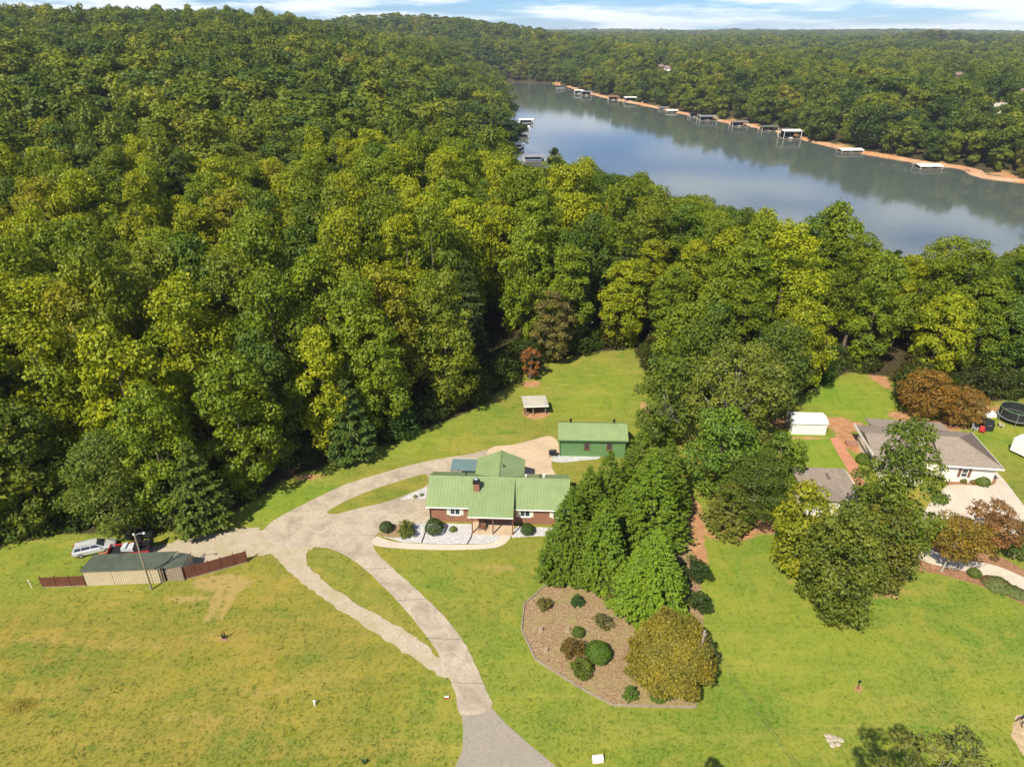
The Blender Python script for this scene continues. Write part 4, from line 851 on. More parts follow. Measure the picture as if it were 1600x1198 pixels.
c_ = part('chimney', 'brown_brick', H_, (-3.30, -2.52, 1.15, 1.85, 3.7, 5.25)); part('chimney_crown', 'dark_metal', c_, (-3.36, -2.46, 1.09, 1.91, 5.25, 5.5)); m = MB(); m.lathe([(.22, 5.5), (.22, 5.75), (.34, 5.78), (.2, 5.95), (.02, 5.98)], 12, (-2.91, 1.5)); m.build('chimney_cap', 'grey_metal', c_, True)
for x0, y0, z0, r, mt in ((-4.6, 4.6, 4.1, .08, 'dark_metal'), (3.4, 4.3, 4.2, .09, 'white_paint'), (5.3, 4.4, 4.2, .08, 'dark_metal'), (5.8, 4.6, 4.1, .14, 'white_metal'), (.35, 6.2, 4.4, .07, 'dark_metal')):
    m = MB(); m.lathe([(r, z0 - .4), (r, z0 + .38), (r * 1.5, z0 + .40), (r * 1.5, z0 + .5)], 10, (x0, y0)); m.build('roof_vent', mt, H_)
o = ribbed(MB(), [(-7.2, 8.05, 2.5), (-3.66, 8.05, 2.5), (-3.66, 10.6, 2.68), (-7.2, 10.6, 2.68)], .3).build('side_porch_roof', 'blue_roof', H_)
for x0, y0 in ((-7.1, 8.2), (-7.1, 10.4)): part('porch_post', 'dark_metal', H_, (x0, x0 + .1, y0, y0 + .1, -.05, 2.5))
part('downspout', 'dark_metal', H_, (-8.93, -8.81, -.12, -.003, 0, 2.6))
def lawn_chair(name, label, cat, x, y, z, rz, mat, s=1.0, group=None):
    o = thing(name, label, cat, (x, y, z), rz, group); o.scale = (s, s, s)
    part('seat', mat, o, (-.3, .3, -.3, .3, .36, .42)); m = MB(); m.slab([(-.3, .24, .42), (.3, .24, .42), (.3, .44, 1.05), (-.3, .44, 1.05)], .05); m.build('backrest', mat, o)
    for sx in (-1, 1):
        part('armrest', mat, o, (sx * .36 - .06, sx * .36 + .06, -.32, .3, .6, .64))
        for yy in (-.28, .24): part('leg', mat, o, (sx * .34 - .035, sx * .34 + .035, yy - .035, yy + .035, 0, .6 if yy < 0 else .62))
    return o
def hpt(x, y): a = rad(-2.6); return hx + x * math.cos(a) - y * math.sin(a), hy + x * math.sin(a) + y * math.cos(a)
px_, py_ = hpt(-2.0, -1.5); lawn_chair('porch_chair', 'brown wooden armchair on the house porch', 'chair', px_, py_, .12, rad(-8), 'brown_wood', 1.1)
for k, (pa, pb) in enumerate([[(667, 825), (659, 848)], [(738, 833), (730, 850)]]):
    m = MB(); A_ = G(*pa); B_ = G(*pb); m.tube([(A_[0], A_[1], .09), ((A_[0] + B_[0]) / 2 + (.12 if k else 0), (A_[1] + B_[1]) / 2, .09), (B_[0], B_[1], .09)], .07, 6)
    tag(m.build('drain_pipe', 'dark_metal'), ['black drain pipe lying in white gravel below the left house corner', 'black drain pipe lying in white gravel beside the porch'][k], 'pipe')
# green outbuilding
o1 = thing('outbuilding', 'green ribbed metal outbuilding with brown windows behind the house', 'outbuilding', (7.2, 86.2, 0), rad(-1.5))
w = MB(); ribbed(w, [(0, 0, -.05), (9.7, 0, -.05), (9.7, 0, 3.0), (0, 0, 3.0)], .32, .05, .03); w.slab([(0, 4.6, -.05), (0, .08, -.05), (0, .08, 3.0), (0, 2.35, 4.3), (0, 4.6, 3.0)], .08); w.slab([(9.7, .08, -.05), (9.7, 4.6, -.05), (9.7, 4.6, 3.0), (9.7, 2.35, 4.3), (9.7, .08, 3.0)], .08); w.box(.1, 9.6, 4.5, 4.6, -.05, 3); w.build('wall', 'green_siding', o1)
for p in ([(-.35, -.35, 3.06), (10.05, -.35, 3.06), (10.05, 2.35, 4.45), (-.35, 2.35, 4.45)], [(10.05, 5.05, 3.06), (-.35, 5.05, 3.06), (-.35, 2.37, 4.45), (10.05, 2.37, 4.45)]): ribbed(MB(), p, .45).build('roof_panel', 'green_roof', o1)
part('fascia', 'green_trim', o1, (-.35, 10.05, -.40, -.36, 2.84, 3.04)); part('corner_trim', 'green_trim', o1, (-.05, .1, -.05, -.036, 0, 2.98))
for x0 in (3.55, 6.9): window(o1, x0, x0 + .8, -.03, 1.35, 2.45, 'brown_shutter', 1, None, 2)
for x0 in (1.6, 8.1):
    m = MB(); m.lathe([(.12, 4.2), (.12, 4.7), (.2, 4.74), (.2, 4.95), (.05, 5.0)], 10, (x0, 2.6)); m.build('roof_turbine', 'dark_metal', o1)
part('wall_lamp', 'dark_metal', o1, (9.74, 10.0, 1.0, 1.3, 2.9, 3.2))
ax_, ay_ = G(863.5, 713); o = thing('barbecue_cart', 'black lidded barbecue cart on the concrete pad by the outbuilding', 'barbecue', (ax_, ay_, .05), .1)
part('body', 'dark_metal', o, (-.55, .55, -.3, .3, .5, .85)); m = MB(); m.tube([(-.55, 0, .86), (.55, 0, .86)], .27, 10); m.build('lid', 'dark_metal', o)
for sx in (-.5, .5):
    for sy in (-.24, .24): part('leg', 'dark_metal', o, (sx - .03, sx + .03, sy - .03, sy + .03, 0, .5))
# open shelter on the back lawn
sx_, sy_ = G(822, 650); o = thing('shelter', 'small open fronted wooden shelter on the back lawn', 'shelter', (sx_, sy_, 0), rad(4))
m = MB(); m.slab([(-.4, -.3, 2.0), (3.7, -.3, 2.0), (3.5, 2.7, 2.35), (-.6, 2.7, 2.35)], .12); m.build('roof', 'old_shingle', o); part('fascia', 'white_paint', o, (-.4, 3.7, -.36, -.305, 1.82, 1.98))
part('back_wall', 'brown_wood', o, (-.2, 3.3, 2.3, 2.4, 0, 2.2)); part('side_wall', 'brown_wood', o, (-.2, -.1, .6, 2.298, 0, 2.1))
for x0, y0 in ((-.1, 0), (1.1, .1), (3.15, .1), (3.3, 1.3)): part('post', 'grey_wood', o, (x0, x0 + .12, y0, y0 + .12, 0, 2.0))
part('bench', 'grey_wood', o, (.4, 2.9, 1.8, 2.2, .4, .46))
# long lean-to shed with fences
A_, B_ = G(136.5, 915), G(256, 910); ang = math.atan2(B_[1] - A_[1], B_[0] - A_[0]); Ls = math.hypot(B_[0] - A_[0], B_[1] - A_[1])
o = thing('lean_to_shed', 'long low tan metal shed with faded green ribbed roof', 'shed', (A_[0], A_[1], 0), ang)
w = MB()
for a, b in ((0, Ls * .36), (Ls * .36 + .02, Ls * .86), (Ls * .86 + .02, Ls)): ribbed(w, [(a, 0, -.05), (b, 0, -.05), (b, 0, 2.24), (a, 0, 2.24)], .26, .05, .035)
w.build('front_wall', 'beige_siding', o); part('end_wall', 'beige_siding', o, (0, .06, .01, 3.0, -.05, 1.85), (Ls + 2.3, Ls + 2.36, .35, 3.0, -.05, 1.85)); part('back_wall', 'beige_siding', o, (.1, Ls, 2.95, 3.0, -.05, 1.7))
ribbed(MB(), [(Ls + .35, .3, -.02), (Ls + 2.3, .3, -.02), (Ls + 2.3, .3, 2.05), (Ls + .35, .3, 2.05)], .26, .06, .035).build('door_panel', 'grey_wood', o)
ribbed(MB(), [(-.2, -.18, 2.32), (Ls * .4, -.18, 2.32), (Ls * .4, 3.1, 1.95), (-.2, 3.1, 1.95)], .30, .05, .035).build('roof_panel', 'old_green_roof', o)
ribbed(MB(), [(Ls * .4 + .02, -.22, 2.36), (Ls + .2, -.22, 2.36), (Ls + .9, 3.1, 1.98), (Ls * .4 + .02, 3.1, 1.98)], .30, .05, .035).build('roof_panel', 'old_green_roof', o)
ribbed(MB(), [(Ls + .1, -.02, 2.24), (Ls + 2.5, .35, 2.12), (Ls + 2.45, 2.6, 1.9), (Ls + 1.0, 3.0, 1.86)], .30, .05, .035).build('loose_roof_sheet', 'old_green_roof', o)
for x0 in (Ls + .05, Ls + 2.2): part('corner_post', 'grey_wood', o, (x0, x0 + .12, .12, .24, 0, 2.1))
def fence(label, pa, pb, n, h0, h1_):
    A_, B_ = G(*pa), G(*pb); a = math.atan2(B_[1] - A_[1], B_[0] - A_[0]); l = math.hypot(B_[0] - A_[0], B_[1] - A_[1]); o = thing('metal_fence', label, 'fence', (A_[0], A_[1], 0), a)
    for i in range(n):
        x0, x1 = l * i / n + .01, l * (i + 1) / n - .01; za, zb = h0 + (h1_ - h0) * i / n, h0 + (h1_ - h0) * (i + 1) / n
        ribbed(MB(), [(x0, 0, .12), (x1, 0, .12), (x1, 0, zb), (x0, 0, za)], .2, .05, .03, .03).build('panel', 'rust_brown', o)
    for i in range(n + 1): part('post', 'brown_wood', o, (l * i / n - .05, l * i / n + .05, .05, .15, -.1, h0 + .12))
    part('rail', 'brown_wood', o, (0, l, .045, .09, .5, .6), (0, l, .045, .09, 1.2, 1.3)); part('base_board', 'grey_wood', o, (0, l, -.03, .03, 0, .11))
fence('short rusty brown metal fence left of the tan shed', (66.5, 917.5), (135, 915), 3, 1.5, 1.5)
fence('long rusty brown metal fence running from the tan shed to the gravel', (288, 906), (387, 878), 5, 1.75, 1.7)
# light pole
bx_, by_ = G(237, 921); o = thing('light_pole', 'wooden pole with curved lamp arm before the tan shed', 'lamp post', (bx_, by_, 0)); hp = z_at(by_, 835)
m = MB(); m.tube([(0, 0, -.4), (0, 0, hp * .5), (.05, 0, hp)], [.12, .10, .08], 9); m.build('pole', 'pole_wood', o)
m = MB(); m.tube([(0, -.05, hp - .25), (.45, -.1, hp + .15), (1.15, -.15, hp + .38)], .035, 6); m.build('lamp_arm', 'grey_metal', o); m = MB(); m.lathe([(.05, hp + .48), (.09, hp + .42), (.15, hp + .32), (.11, hp + .26)], 10, (1.25, -.15)); m.build('lamp_head', 'white_metal', o); part('photocell', 'white_metal', o, (-.1, .06, -.08, .08, hp - .02, hp + .12))
# utility pole with service wires
ux, uy = G(1082, 1081); o = thing('utility_pole', 'bare weathered utility pole beside the golden shrub', 'utility pole', (ux, uy, 0), 0); up = z_at(uy, 985)
m = MB(); m.tube([(0, 0, -.5), (.05, 0, up * .5), (.14, 0, up)], [.17, .15, .11], 9); m.build('pole', 'pole_wood', o); part('bracket', 'grey_metal', o, (.0, .30, -.16, .12, up - .5, up - .32)); part('conduit', 'grey_metal', o, (-.20, -.13, -.1, -.03, 0, up * .55))
E = Vector((30.0, 12.0, 6.5)); st_ = Vector((ux + .2, uy - .1, up - .4))
for k in range(2):
    m = MB(); s0 = st_ + Vector((0, 0, -.35 * k)); e0 = E + Vector((.4 * k, 0, -.3 * k)); m.tube([s0.lerp(e0, f / 12) - Vector((0, 0, 1.1 * 4 * (f / 12) * (1 - f / 12))) for f in range(13)], .011, 5)
    tag(m.build('service_wire', 'cable'), ['upper thin dark service wire running out from the utility pole', 'lower thin dark service wire running out from the utility pole'][k], 'wire')
# garden bed timbers: each a piece of the edging
edge = [(880, 889), (819, 944.5), (814.6, 984), (836, 1030), (901, 1072), (958, 1102), (1087, 1105.6), (1088, 1082)]
o = thing('garden_edging', 'weathered timber edging round the mulched garden bed', 'edging', (*G(836, 1030), 0)); ox, oy = G(836, 1030)
for a, b in zip(edge[:-1], edge[1:]):
    A_, B_ = Vector(G(*a)), Vector(G(*b)); l = (B_ - A_).length; n = max(1, round(l / 2.4)); an = math.atan2(B_.y - A_.y, B_.x - A_.x)
    for i in range(n):
        c = A_.lerp(B_, (i + .5) / n); t_ = MB(); hl = l / n / 2 - .015; t_.box(c.x - ox - hl, c.x - ox + hl, c.y - oy - .07, c.y - oy + .07, -.03, .19 + R_.uniform(-.03, .03), an + R_.uniform(-.015, .015)); t_.build('timber', 'grey_wood', o)
# ---------------- silver estate car
def estate_car():
    A_, B_ = Vector(G(117, 873)), Vector(G(171, 861)); an = math.atan2(B_.y - A_.y, B_.x - A_.x); c = (A_ + B_) / 2
    o = thing('estate_car', 'silver estate car parked on grass behind the tan shed', 'car', (c.x, c.y + .75, 0), an)
    # x: rear -2.35 .. front 2.35 ; sections of the lower body (x, z low, z belt, half width)
    secs = [(-2.36, .45, .78, .72), (-2.25, .32, .98, .84), (-1.6, .24, 1.0, .88), (0, .22, .98, .89), (1.0, .24, .96, .88), (1.75, .27, .86, .85), (2.2, .32, .74, .78), (2.36, .42, .62, .66)]
    m = MB(); n = 8
    for x, zl, zb, hw in secs: m.v += [(x, -hw * .9, zl), (x, -hw, zl + .15), (x, -hw, zb - .16), (x, -hw * .9, zb), (x, hw * .9, zb), (x, hw, zb - .16), (x, hw, zl + .15), (x, hw * .9, zl)]
    for i in range(len(secs) - 1):
        for k in range(n): m.f.append((i * n + k, (i + 1) * n + k, (i + 1) * n + (k + 1) % n, i * n + (k + 1) % n))
    m.f += [tuple(range(n)), tuple(range((len(secs) - 1) * n + n - 1, (len(secs) - 1) * n - 1, -1))]
    body = m.build('body', 'silver_paint', o)
    cab = [(-2.2, .95, .76), (-1.95, 1.42, .64), (-.2, 1.49, .66), (.45, 1.42, .64), (1.25, .96, .78)]
    m = MB()
    lo = [(-2.22, .95), (-1.3, .97), (-.2, .97), (.5, .96), (1.25, .93)]; hi = [(-1.95, 1.40), (-1.3, 1.46), (-.2, 1.48), (.15, 1.46), (.42, 1.42)]
    for (xl, zl), (xh, zh) in zip(lo, hi): m.v += [(xl, -.80, zl), (xh, -.62, zh), (xh, .62, zh), (xl, .80, zl)]
    for i in range(4):
        for k in range(3): m.f.append((i * 4 + k, (i + 1) * 4 + k, (i + 1) * 4 + k + 1, i * 4 + k + 1))
    m.f += [(0, 1, 2, 3), (19, 18, 17, 16)]; m.build('cabin', 'silver_paint', o)
    def glass(p): mm = MB(); mm.slab(p, -.012); mm.build('window', 'window_glass', o)
    L3 = lambda a, b, f: tuple(a[i] + (b[i] - a[i]) * f for i in range(3))
    def side(sgn, x0, x1, x2, x3, z0=1.02, z1=1.38):
        yl = .80 - .18 * (z0 - .96) / .5; yh = .80 - .18 * (z1 - .96) / .5
        p = [(x0, -yl, z0), (x1, -yl, z0), (x2, -yh, z1), (x3, -yh, z1)]
        if sgn > 0: p = [(x, -y, z) for x, y, z in p][::-1]
        glass(p)
    for sgn in (-1, 1): side(sgn, -2.0, -1.25, -1.25, -1.85); side(sgn, -1.18, -.25, -.25, -1.18); side(sgn, -.18, .95, .38, -.18)
    glass([(1.18, -.70, .98), (1.18, .70, .98), (.47, .58, 1.40), (.47, -.58, 1.40)]); glass([(-2.215, .68, 1.0), (-2.215, -.68, 1.0), (-1.99, -.58, 1.36), (-1.99, .58, 1.36)])
    for x in (-1.4, 1.45):
        for y in (-.80, .80):
            w = MB(); w.tube([(x, y - .1, .32), (x, y + .1, .32)], .32, 18); wh = w.build('wheel', 'rubber', o); r = MB(); s = -1 if y < 0 else 1; r.tube([(x, y + s * .09, .32), (x, y + s * .108, .32)], .21, 14); r.build('rim', 'grey_metal', wh)
    for y in (-.55, .55): part('headlight', 'clear_lens', o, (2.2, 2.33, y - .16, y + .16, .55, .68)); part('taillight', 'red_lens', o, (-2.37, -2.25, y * 1.25 - .1, y * 1.25 + .1, .7, .95))
    for y in (-.5, .5): part('roof_rail', 'dark_metal', o, (-1.7, .0, y - .015, y + .015, 1.475, 1.505))
    for y in (-.94, .94): part('mirror', 'silver_paint', o, (.75, .9, y - .09, y + .09, .98, 1.1))
    part('bumper', 'dark_metal', o, (2.24, 2.38, -.66, .66, .34, .46), (-2.39, -2.28, -.7, .7, .38, .5))
estate_car()
# red trailer with loads behind the shed
tx, ty = G(206, 863); o = thing('utility_trailer', 'red framed flat trailer with raised black ramp behind the tan shed', 'trailer', (tx, ty, 0), .2)
part('deck', 'dark_metal', o, (-2.3, 2.3, -.95, .95, .5, .58)); part('frame_rail', 'red_paint', o, (-2.35, 2.35, -1.03, -.955, .45, .78)); part('frame_rail', 'red_paint', o, (-2.35, 2.35, .955, 1.03, .45, .78)); part('headboard', 'red_paint', o, (-2.42, -2.36, -1.0, 1.0, .45, 1.0))
m = MB(); m.slab([(2.4, -.95, .55), (2.4, .95, .55), (2.62, .95, 2.1), (2.62, -.95, 2.1)], .05); m.build('ramp_gate', 'black_mesh', o); m = MB(); m.tube([(-2.4, 0, .55), (-3.6, 0, .5)], .06, 6); m.build('drawbar', 'red_paint', o)
for x in (-.5, .5):
    for y in (-1.16, 1.16): w = MB(); w.tube([(x, y - .1, .34), (x, y + .1, .34)], .34, 14); w.build('wheel', 'rubber', o)
m = MB()
for i in range(5): m.box(-.9 + i * .3, -.62 + i * .3, -.6, .5, .59, 1.0 + .12 * math.sin(i * 2.2), .15)
oo = m.build('tarp_bundle', 'tarp'); oo.location = (tx - .1, ty + .1, 0); tag(oo, 'pale grey tarpaulin bundle on the red trailer', 'tarp')
def mower(x, y, z, rz, label, mat):
    o = thing('garden_tractor', label, 'mower', (x, y, z), rz); part('hood', mat, o, (.15, 1.0, -.28, .28, .4, .85)); part('chassis', 'dark_metal', o, (-.8, 1.0, -.22, .22, .28, .42)); part('seat', 'rubber', o, (-.65, -.2, -.25, .25, .62, .72), (-.68, -.58, -.25, .25, .72, 1.1)); part('fender', mat, o, (-.85, -.1, -.48, .48, .5, .6))
    m = MB(); m.tube([(.15, 0, .8), (-.08, 0, 1.05)], .03, 6); m.lathe([(.17, 1.05), (.19, 1.07), (.17, 1.09)], 12, (-.08, 0)); m.build('steering_wheel', 'rubber', o)
    for xx, r in ((-.5, .30), (.75, .21)):
        for yy in (-.48, .48): w = MB(); w.tube([(xx, yy - .1, r), (xx, yy + .1, r)], r, 14); w.build('wheel', 'rubber', o)
mower(tx + 1.3, ty + .35, .58, .2, 'black garden tractor loaded on the red trailer', 'dark_metal')
o = thing('box_trailer', 'low black slatted trailer parked behind the red trailer', 'trailer', (tx - .3, ty + 3.0, 0), .12)
part('deck', 'dark_metal', o, (-1.6, 1.6, -.8, .8, .42, .5))
for y in (-.82, .78):
    for k in range(3): part('slat', 'black_mesh', o, (-1.6, 1.6, y, y + .04, .55 + k * .26, .72 + k * .26))
for y in (-.95, .95): w = MB(); w.tube([(0, y - .08, .3), (0, y + .08, .3)], .3, 14); w.build('wheel', 'rubber', o)
# ---------------- small things on the lawns
def stake(name, label, cat, px, py, h, r, mat, lean=(0, 0)):
    x, y = G(px, py); o = thing(name, label, cat, (x, y, 0)); m = MB(); m.tube([(0, 0, -.1), (lean[0], lean[1], h)], r, 7); m.build('stake', mat, o); return o
o = stake('marker_post', 'white marker post left of the rusty fence', 'post', 50.5, 918.5, 1.15, .055, 'cream', (-.1, 0)); m = MB(); m.lathe([(.07, 1.12), (.07, 1.2), (.03, 1.24)], 8, (-.1, 0)); m.build('cap', 'white_paint', o)
o = stake('pipe_stub', 'short white capped pipe standing alone on the left lawn', 'pipe', 492, 1101, .55, .09, 'white_paint'); m = MB(); m.lathe([(.12, .5), (.12, .6), (.06, .63)], 10); m.build('cap', 'white_paint', o)
x, y = G(350, 998); o = thing('yard_ornament', 'black forked metal ornament on a clay patch of the lawn', 'ornament', (x, y, 0)); part('base', 'far_brick', o, (-.3, .3, -.22, .22, -.02, .08))
for k, (a, b) in enumerate(((-.28, 1.0), (.0, .75), (.3, 1.15))): m = MB(); m.tube([(a * .2, 0, .05), (a * .7, 0, b * .55), (a * .35, .05, b)], [.05, .07, .02], 6); m.build('prong', 'dark_metal', o)
x, y = G(569, 1194); o = thing('spiky_plant', 'dark spiky upright plant alone at the lawn front', 'plant', (x, y, 0))
for k in range(9): a = k * .7; m = MB(); m.tube([(0, 0, -.03), (.10 * math.cos(a), .10 * math.sin(a), .45), (.3 * math.cos(a), .3 * math.sin(a), .8 + .05 * (k % 3))], [.035, .04, .008], 4); m.build('leaf_blade', 'green_trim', o)
x, y = G(934, 1188); o = thing('utility_box', 'small white utility box on the lawn by the road', 'box', (x, y, 0), .1); part('cabinet', 'white_paint', o, (-.45, .45, -.22, .22, .0, .42)); part('lid', 'white_metal', o, (-.48, .48, -.25, .25, .421, .48)); part('plinth', 'stone', o, (-.5, .5, -.27, .27, -.04, .03))
o = stake('garden_stake', 'thin dark stake with a bud shaped top on a clay spot', 'stake', 1340, 1076, 1.0, .025, 'dark_metal'); m = MB(); m.lathe([(.02, .95), (.11, 1.05), (.10, 1.15), (.02, 1.28)], 8); m.build('finial', 'dark_metal', o)
x, y = G(1301, 1154); 
for k in range(13):
    a = R_.uniform(0, 6.28); r = R_.uniform(0, .85) ; s = R_.uniform(.14, .3); m = MB(); m.lathe([(s * .7, -.04), (s, s * .3), (s * .85, s * .6), (s * .4, s * .8)], 7); oo = m.build('stone', 'stone'); oo.location = (x + r * math.cos(a), y + r * math.sin(a) * .9, 0); oo.scale = (R_.uniform(.8, 1.4), R_.uniform(.8, 1.2), R_.uniform(.6, 1)); oo.rotation_euler.z = a; tag(oo, 'pale stone lying in the small heap on the right lawn', 'stone', 'stones heaped on the right lawn')
x, y = G(698, 1090); o = thing('reflector_marker', 'little red marker block at the driveway edge', 'marker', (x, y, 0)); part('block', 'red_paint', o, (-.22, .22, -.1, .1, 0, .16)); part('cap', 'white_paint', o, (-.2, .2, -.08, .08, .161, .2))
x, y = G(1596, 1130); o = thing('easel_frame', 'black folding metal frame on the sand patch', 'frame', (x, y, 0), .3)
for sx in (-.35, .35): m = MB(); m.tube([(sx, -.35, 0), (sx, 0, 1.0)], .035, 6); m.build('leg', 'dark_metal', o); m = MB(); m.tube([(sx, .35, 0), (sx, 0, 1.0)], .035, 6); m.build('leg', 'dark_metal', o)
part('crossbar', 'dark_metal', o, (-.4, .4, -.04, .04, .96, 1.03), (-.35, .35, -.22, -.18, .45, .5))
for k, (px, py, lab) in enumerate(((845, 984, 'sawn grey tree stump in a ring of pale chips'), (887, 984, 'low sawn stump beside the bronze shrub'), (853, 1016, 'small rotted stump near the bed timbers'))):
    x, y = G(px, py); m = MB(); m.lathe([(.34, -.05), (.27, .12), (.25, .32), (.2, .34)], 10); oo = m.build('tree_stump', 'pole_wood'); oo.location = (x, y, .03); tag(oo, lab, 'stump')
# ---------------- neighbour: white house, garage, barn, yard things
N_ = thing('white_house', 'white painted brick house with low brown shingle roofs', 'house', (51.9, 82.3, 0), rad(-7.5))
part('wall', 'white_brick', N_, (.5, 9.2, .0, 7.6, -.1, 3.0)); part('wall', 'white_brick', N_, (9.2, 16.0, -1.2, 7.4, -.1, 2.95)); part('wall', 'white_brick', N_, (2.6, 12.5, 7.6, 9.8, -.1, 2.9)); part('wall', 'white_brick', N_, (.9, 6.0, -3.0, 0, -.1, 2.4))
m = MB(); m.slab([(-.25, -.5, 3.05), (9.6, -.5, 3.05), (9.6, 3.9, 4.1), (-.25, 3.9, 4.1)], .18); m.build('roof_slope', 'shingle', N_); m = MB(); m.slab([(9.6, 8.1, 3.05), (-.25, 8.1, 3.05), (-.25, 3.91, 4.1), (9.6, 3.91, 4.1)], .18); m.build('roof_slope', 'shingle', N_)
m = MB(); m.slab([(2.0, 7.7, 3.35), (13.2, 7.7, 3.35), (13.2, 10.4, 3.05), (2.0, 10.4, 3.05)], .15); m.build('back_roof', 'shingle', N_)
m = MB(); m.slab([(.4, -3.5, 2.45), (6.4, -3.5, 2.45), (6.4, -.4, 2.9), (.4, -.4, 2.9)], .15); m.build('front_roof', 'shingle', N_)
ap, rl = (12.2, 3.2, 4.75), (8.6, 3.2, 4.75)
for p in ([(8.6, -1.8, 3.0), (16.6, -1.8, 3.0), ap, rl], [(16.6, -1.8, 3.0), (16.6, 8.0, 3.0), ap], [(16.6, 8.0, 3.0), (8.6, 8.0, 3.0), rl, ap]): m = MB(); m.slab(p, .16); m.build('hip_slope', 'shingle' if len(p) == 4 else 'shingle_dark', N_)  # right hip end takes darker shingle: its shade is put into the colour
m = MB(); m.tube([(12.2, 3.2, 4.78), (16.6, -1.8, 3.03)], .09, 5); m.tube([(12.2, 3.2, 4.78), (16.6, 8.0, 3.03)], .09, 5); m.tube([rl, ap], .09, 5); m.build('hip_cap', 'shingle', N_)
part('fascia', 'white_paint', N_, (8.6, 16.62, -1.86, -1.81, 2.80, 3.02), (16.61, 16.66, -1.8, 8.0, 2.80, 3.02), (-.31, -.26, -.5, 8.1, 2.84, 3.3))
window(N_, 11.6, 12.5, -1.2, .9, 2.3, 'white_paint', 1, 'brown_shutter', 2)
m = MB(); m.box(.44, .50, 1.2, 6.4, 1.9, 2.6); w = m.build('side_window', 'white_paint', N_)
for k in range(4): part('pane', 'window_glass', w, (.425, .44, 1.3 + k * 1.27, 2.4 + k * 1.27, 1.98, 2.52))
d_ = part('side_door', 'brown_wood', N_, (.44, .5, .3, 1.1, 0, 2.0)); part('side_step', 'far_brick', N_, (-1.2, .42, 6.4, 7.5, 0, .5))
g_ = thing('flat_garage', 'low garage with brown shingle roof standing before the white house', 'garage', (38.2, 71.8, 0), rad(-4))
part('wall', 'white_brick', g_, (.3, 7.0, .3, 6.6, -.1, 2.7)); m = MB(); m.slab([(0, 0, 2.75), (7.3, 0, 2.75), (7.3, 7.0, 3.2), (0, 7.0, 3.2)], .16); m.build('roof', 'shingle', g_); part('roof_trim', 'cream', g_, (7.305, 7.38, 0, 7.0, 2.78, 3.1)); m = MB(); m.slab([(4.2, 4.4, 3.10), (4.6, 4.4, 3.10), (4.6, 5.8, 3.19), (4.2, 5.8, 3.19)], .06); oo = m.build('roof_vent', 'shingle_dark', g_)
b_ = thing('white_barn', 'white metal storage barn with folded roof on the neighbour lawn', 'barn', (44.3, 92.5, 0), rad(-3)); m = MB(); ribbed(m, [(0, 0, -.05), (5.3, 0, -.05), (5.3, 0, 2.0), (0, 0, 2.0)], .3, .05, .025); m.box(.0, .08, .05, 3.4, -.05, 2.0); m.box(5.22, 5.3, .05, 3.4, -.05, 2.0); m.box(.1, 5.2, 3.32, 3.4, -.05, 2.0); m.build('wall', 'white_metal', b_)
prof = [(-.12, 1.98), (.55, 2.45), (1.7, 2.65), (2.85, 2.45), (3.52, 1.98)]; 
for (ya, za), (yb, zb) in zip(prof[:-1], prof[1:]): ribbed(MB(), [(-.12, ya, za), (5.42, ya, za), (5.42, yb, zb), (-.12, yb, zb)], .3, .05, .02, .05).build('roof_panel', 'white_metal', b_)
m = MB(); m.slab([(0, 3.4, 1.9), (0, 0, 1.9), (0, .6, 2.4), (0, 1.7, 2.58), (0, 2.8, 2.4)], .05); m.slab([(5.3, 0, 1.9), (5.3, 3.4, 1.9), (5.3, 2.8, 2.4), (5.3, 1.7, 2.58), (5.3, .6, 2.4)], .05); m.build('gable_end', 'white_metal', b_); part('door', 'white_paint', b_, (-.03, 0, .9, 2.5, .05, 1.9)); part('trim', 'grey_metal', b_, (-.1, 5.4, -.16, -.125, 1.92, 1.98))
x, y = G(1584, 662); o = thing('trampoline', 'large round trampoline with black net and green top ring', 'trampoline', (x + .6, y + 1.0, 0))
m = MB(); m.lathe([(2.2, .88), (2.55, .90), (2.55, .96), (2.2, .94)], 28); m.build('frame_pad', 'grey_metal', o); m = MB(); m.lathe([(2.12, .95), (2.12, .975)], 28); m.build('mat', 'black_mesh', o)
m = MB(); nn = 28
for k in range(nn): a = 2 * math.pi * k / nn; b = 2 * math.pi * (k + 1) / nn; m.add([(2.3 * math.cos(t), 2.3 * math.sin(t), z) for t, z in ((a, .97), (b, .97), (b, 2.3), (a, 2.3))], [(0, 1, 2, 3)])
m.build('net', 'black_mesh', o); m = MB(); m.tube([(2.32 * math.cos(2 * math.pi * k / 28), 2.32 * math.sin(2 * math.pi * k / 28), 2.32) for k in range(29)], .06, 5); m.build('top_ring', 'green_siding', o)
for k in range(6): a = k * 1.047; m = MB(); m.tube([(2.5 * math.cos(a), 2.5 * math.sin(a), 0), (2.5 * math.cos(a), 2.5 * math.sin(a), 2.35)], .04, 6); m.build('leg', 'grey_metal', o)
x, y = G(1541, 672); o = thing('play_tent', 'black six sided mesh play tent on the neighbour lawn', 'tent', (x, y + .9, 0)); m = MB(); m.lathe([(1.5, 0), (1.5, 1.25), (1.35, 1.3)], 6); m.build('body', 'black_mesh', o)
for k in range(6): a = k * 1.0472; m = MB(); m.tube([(1.52 * math.cos(a), 1.52 * math.sin(a), 0), (1.52 * math.cos(a), 1.52 * math.sin(a), 1.38)], .035, 5); m.build('pole', 'dark_metal', o)
part('label_strip', 'grey_metal', o, (-.3, .3, -1.34, -1.31, 1.05, 1.12))
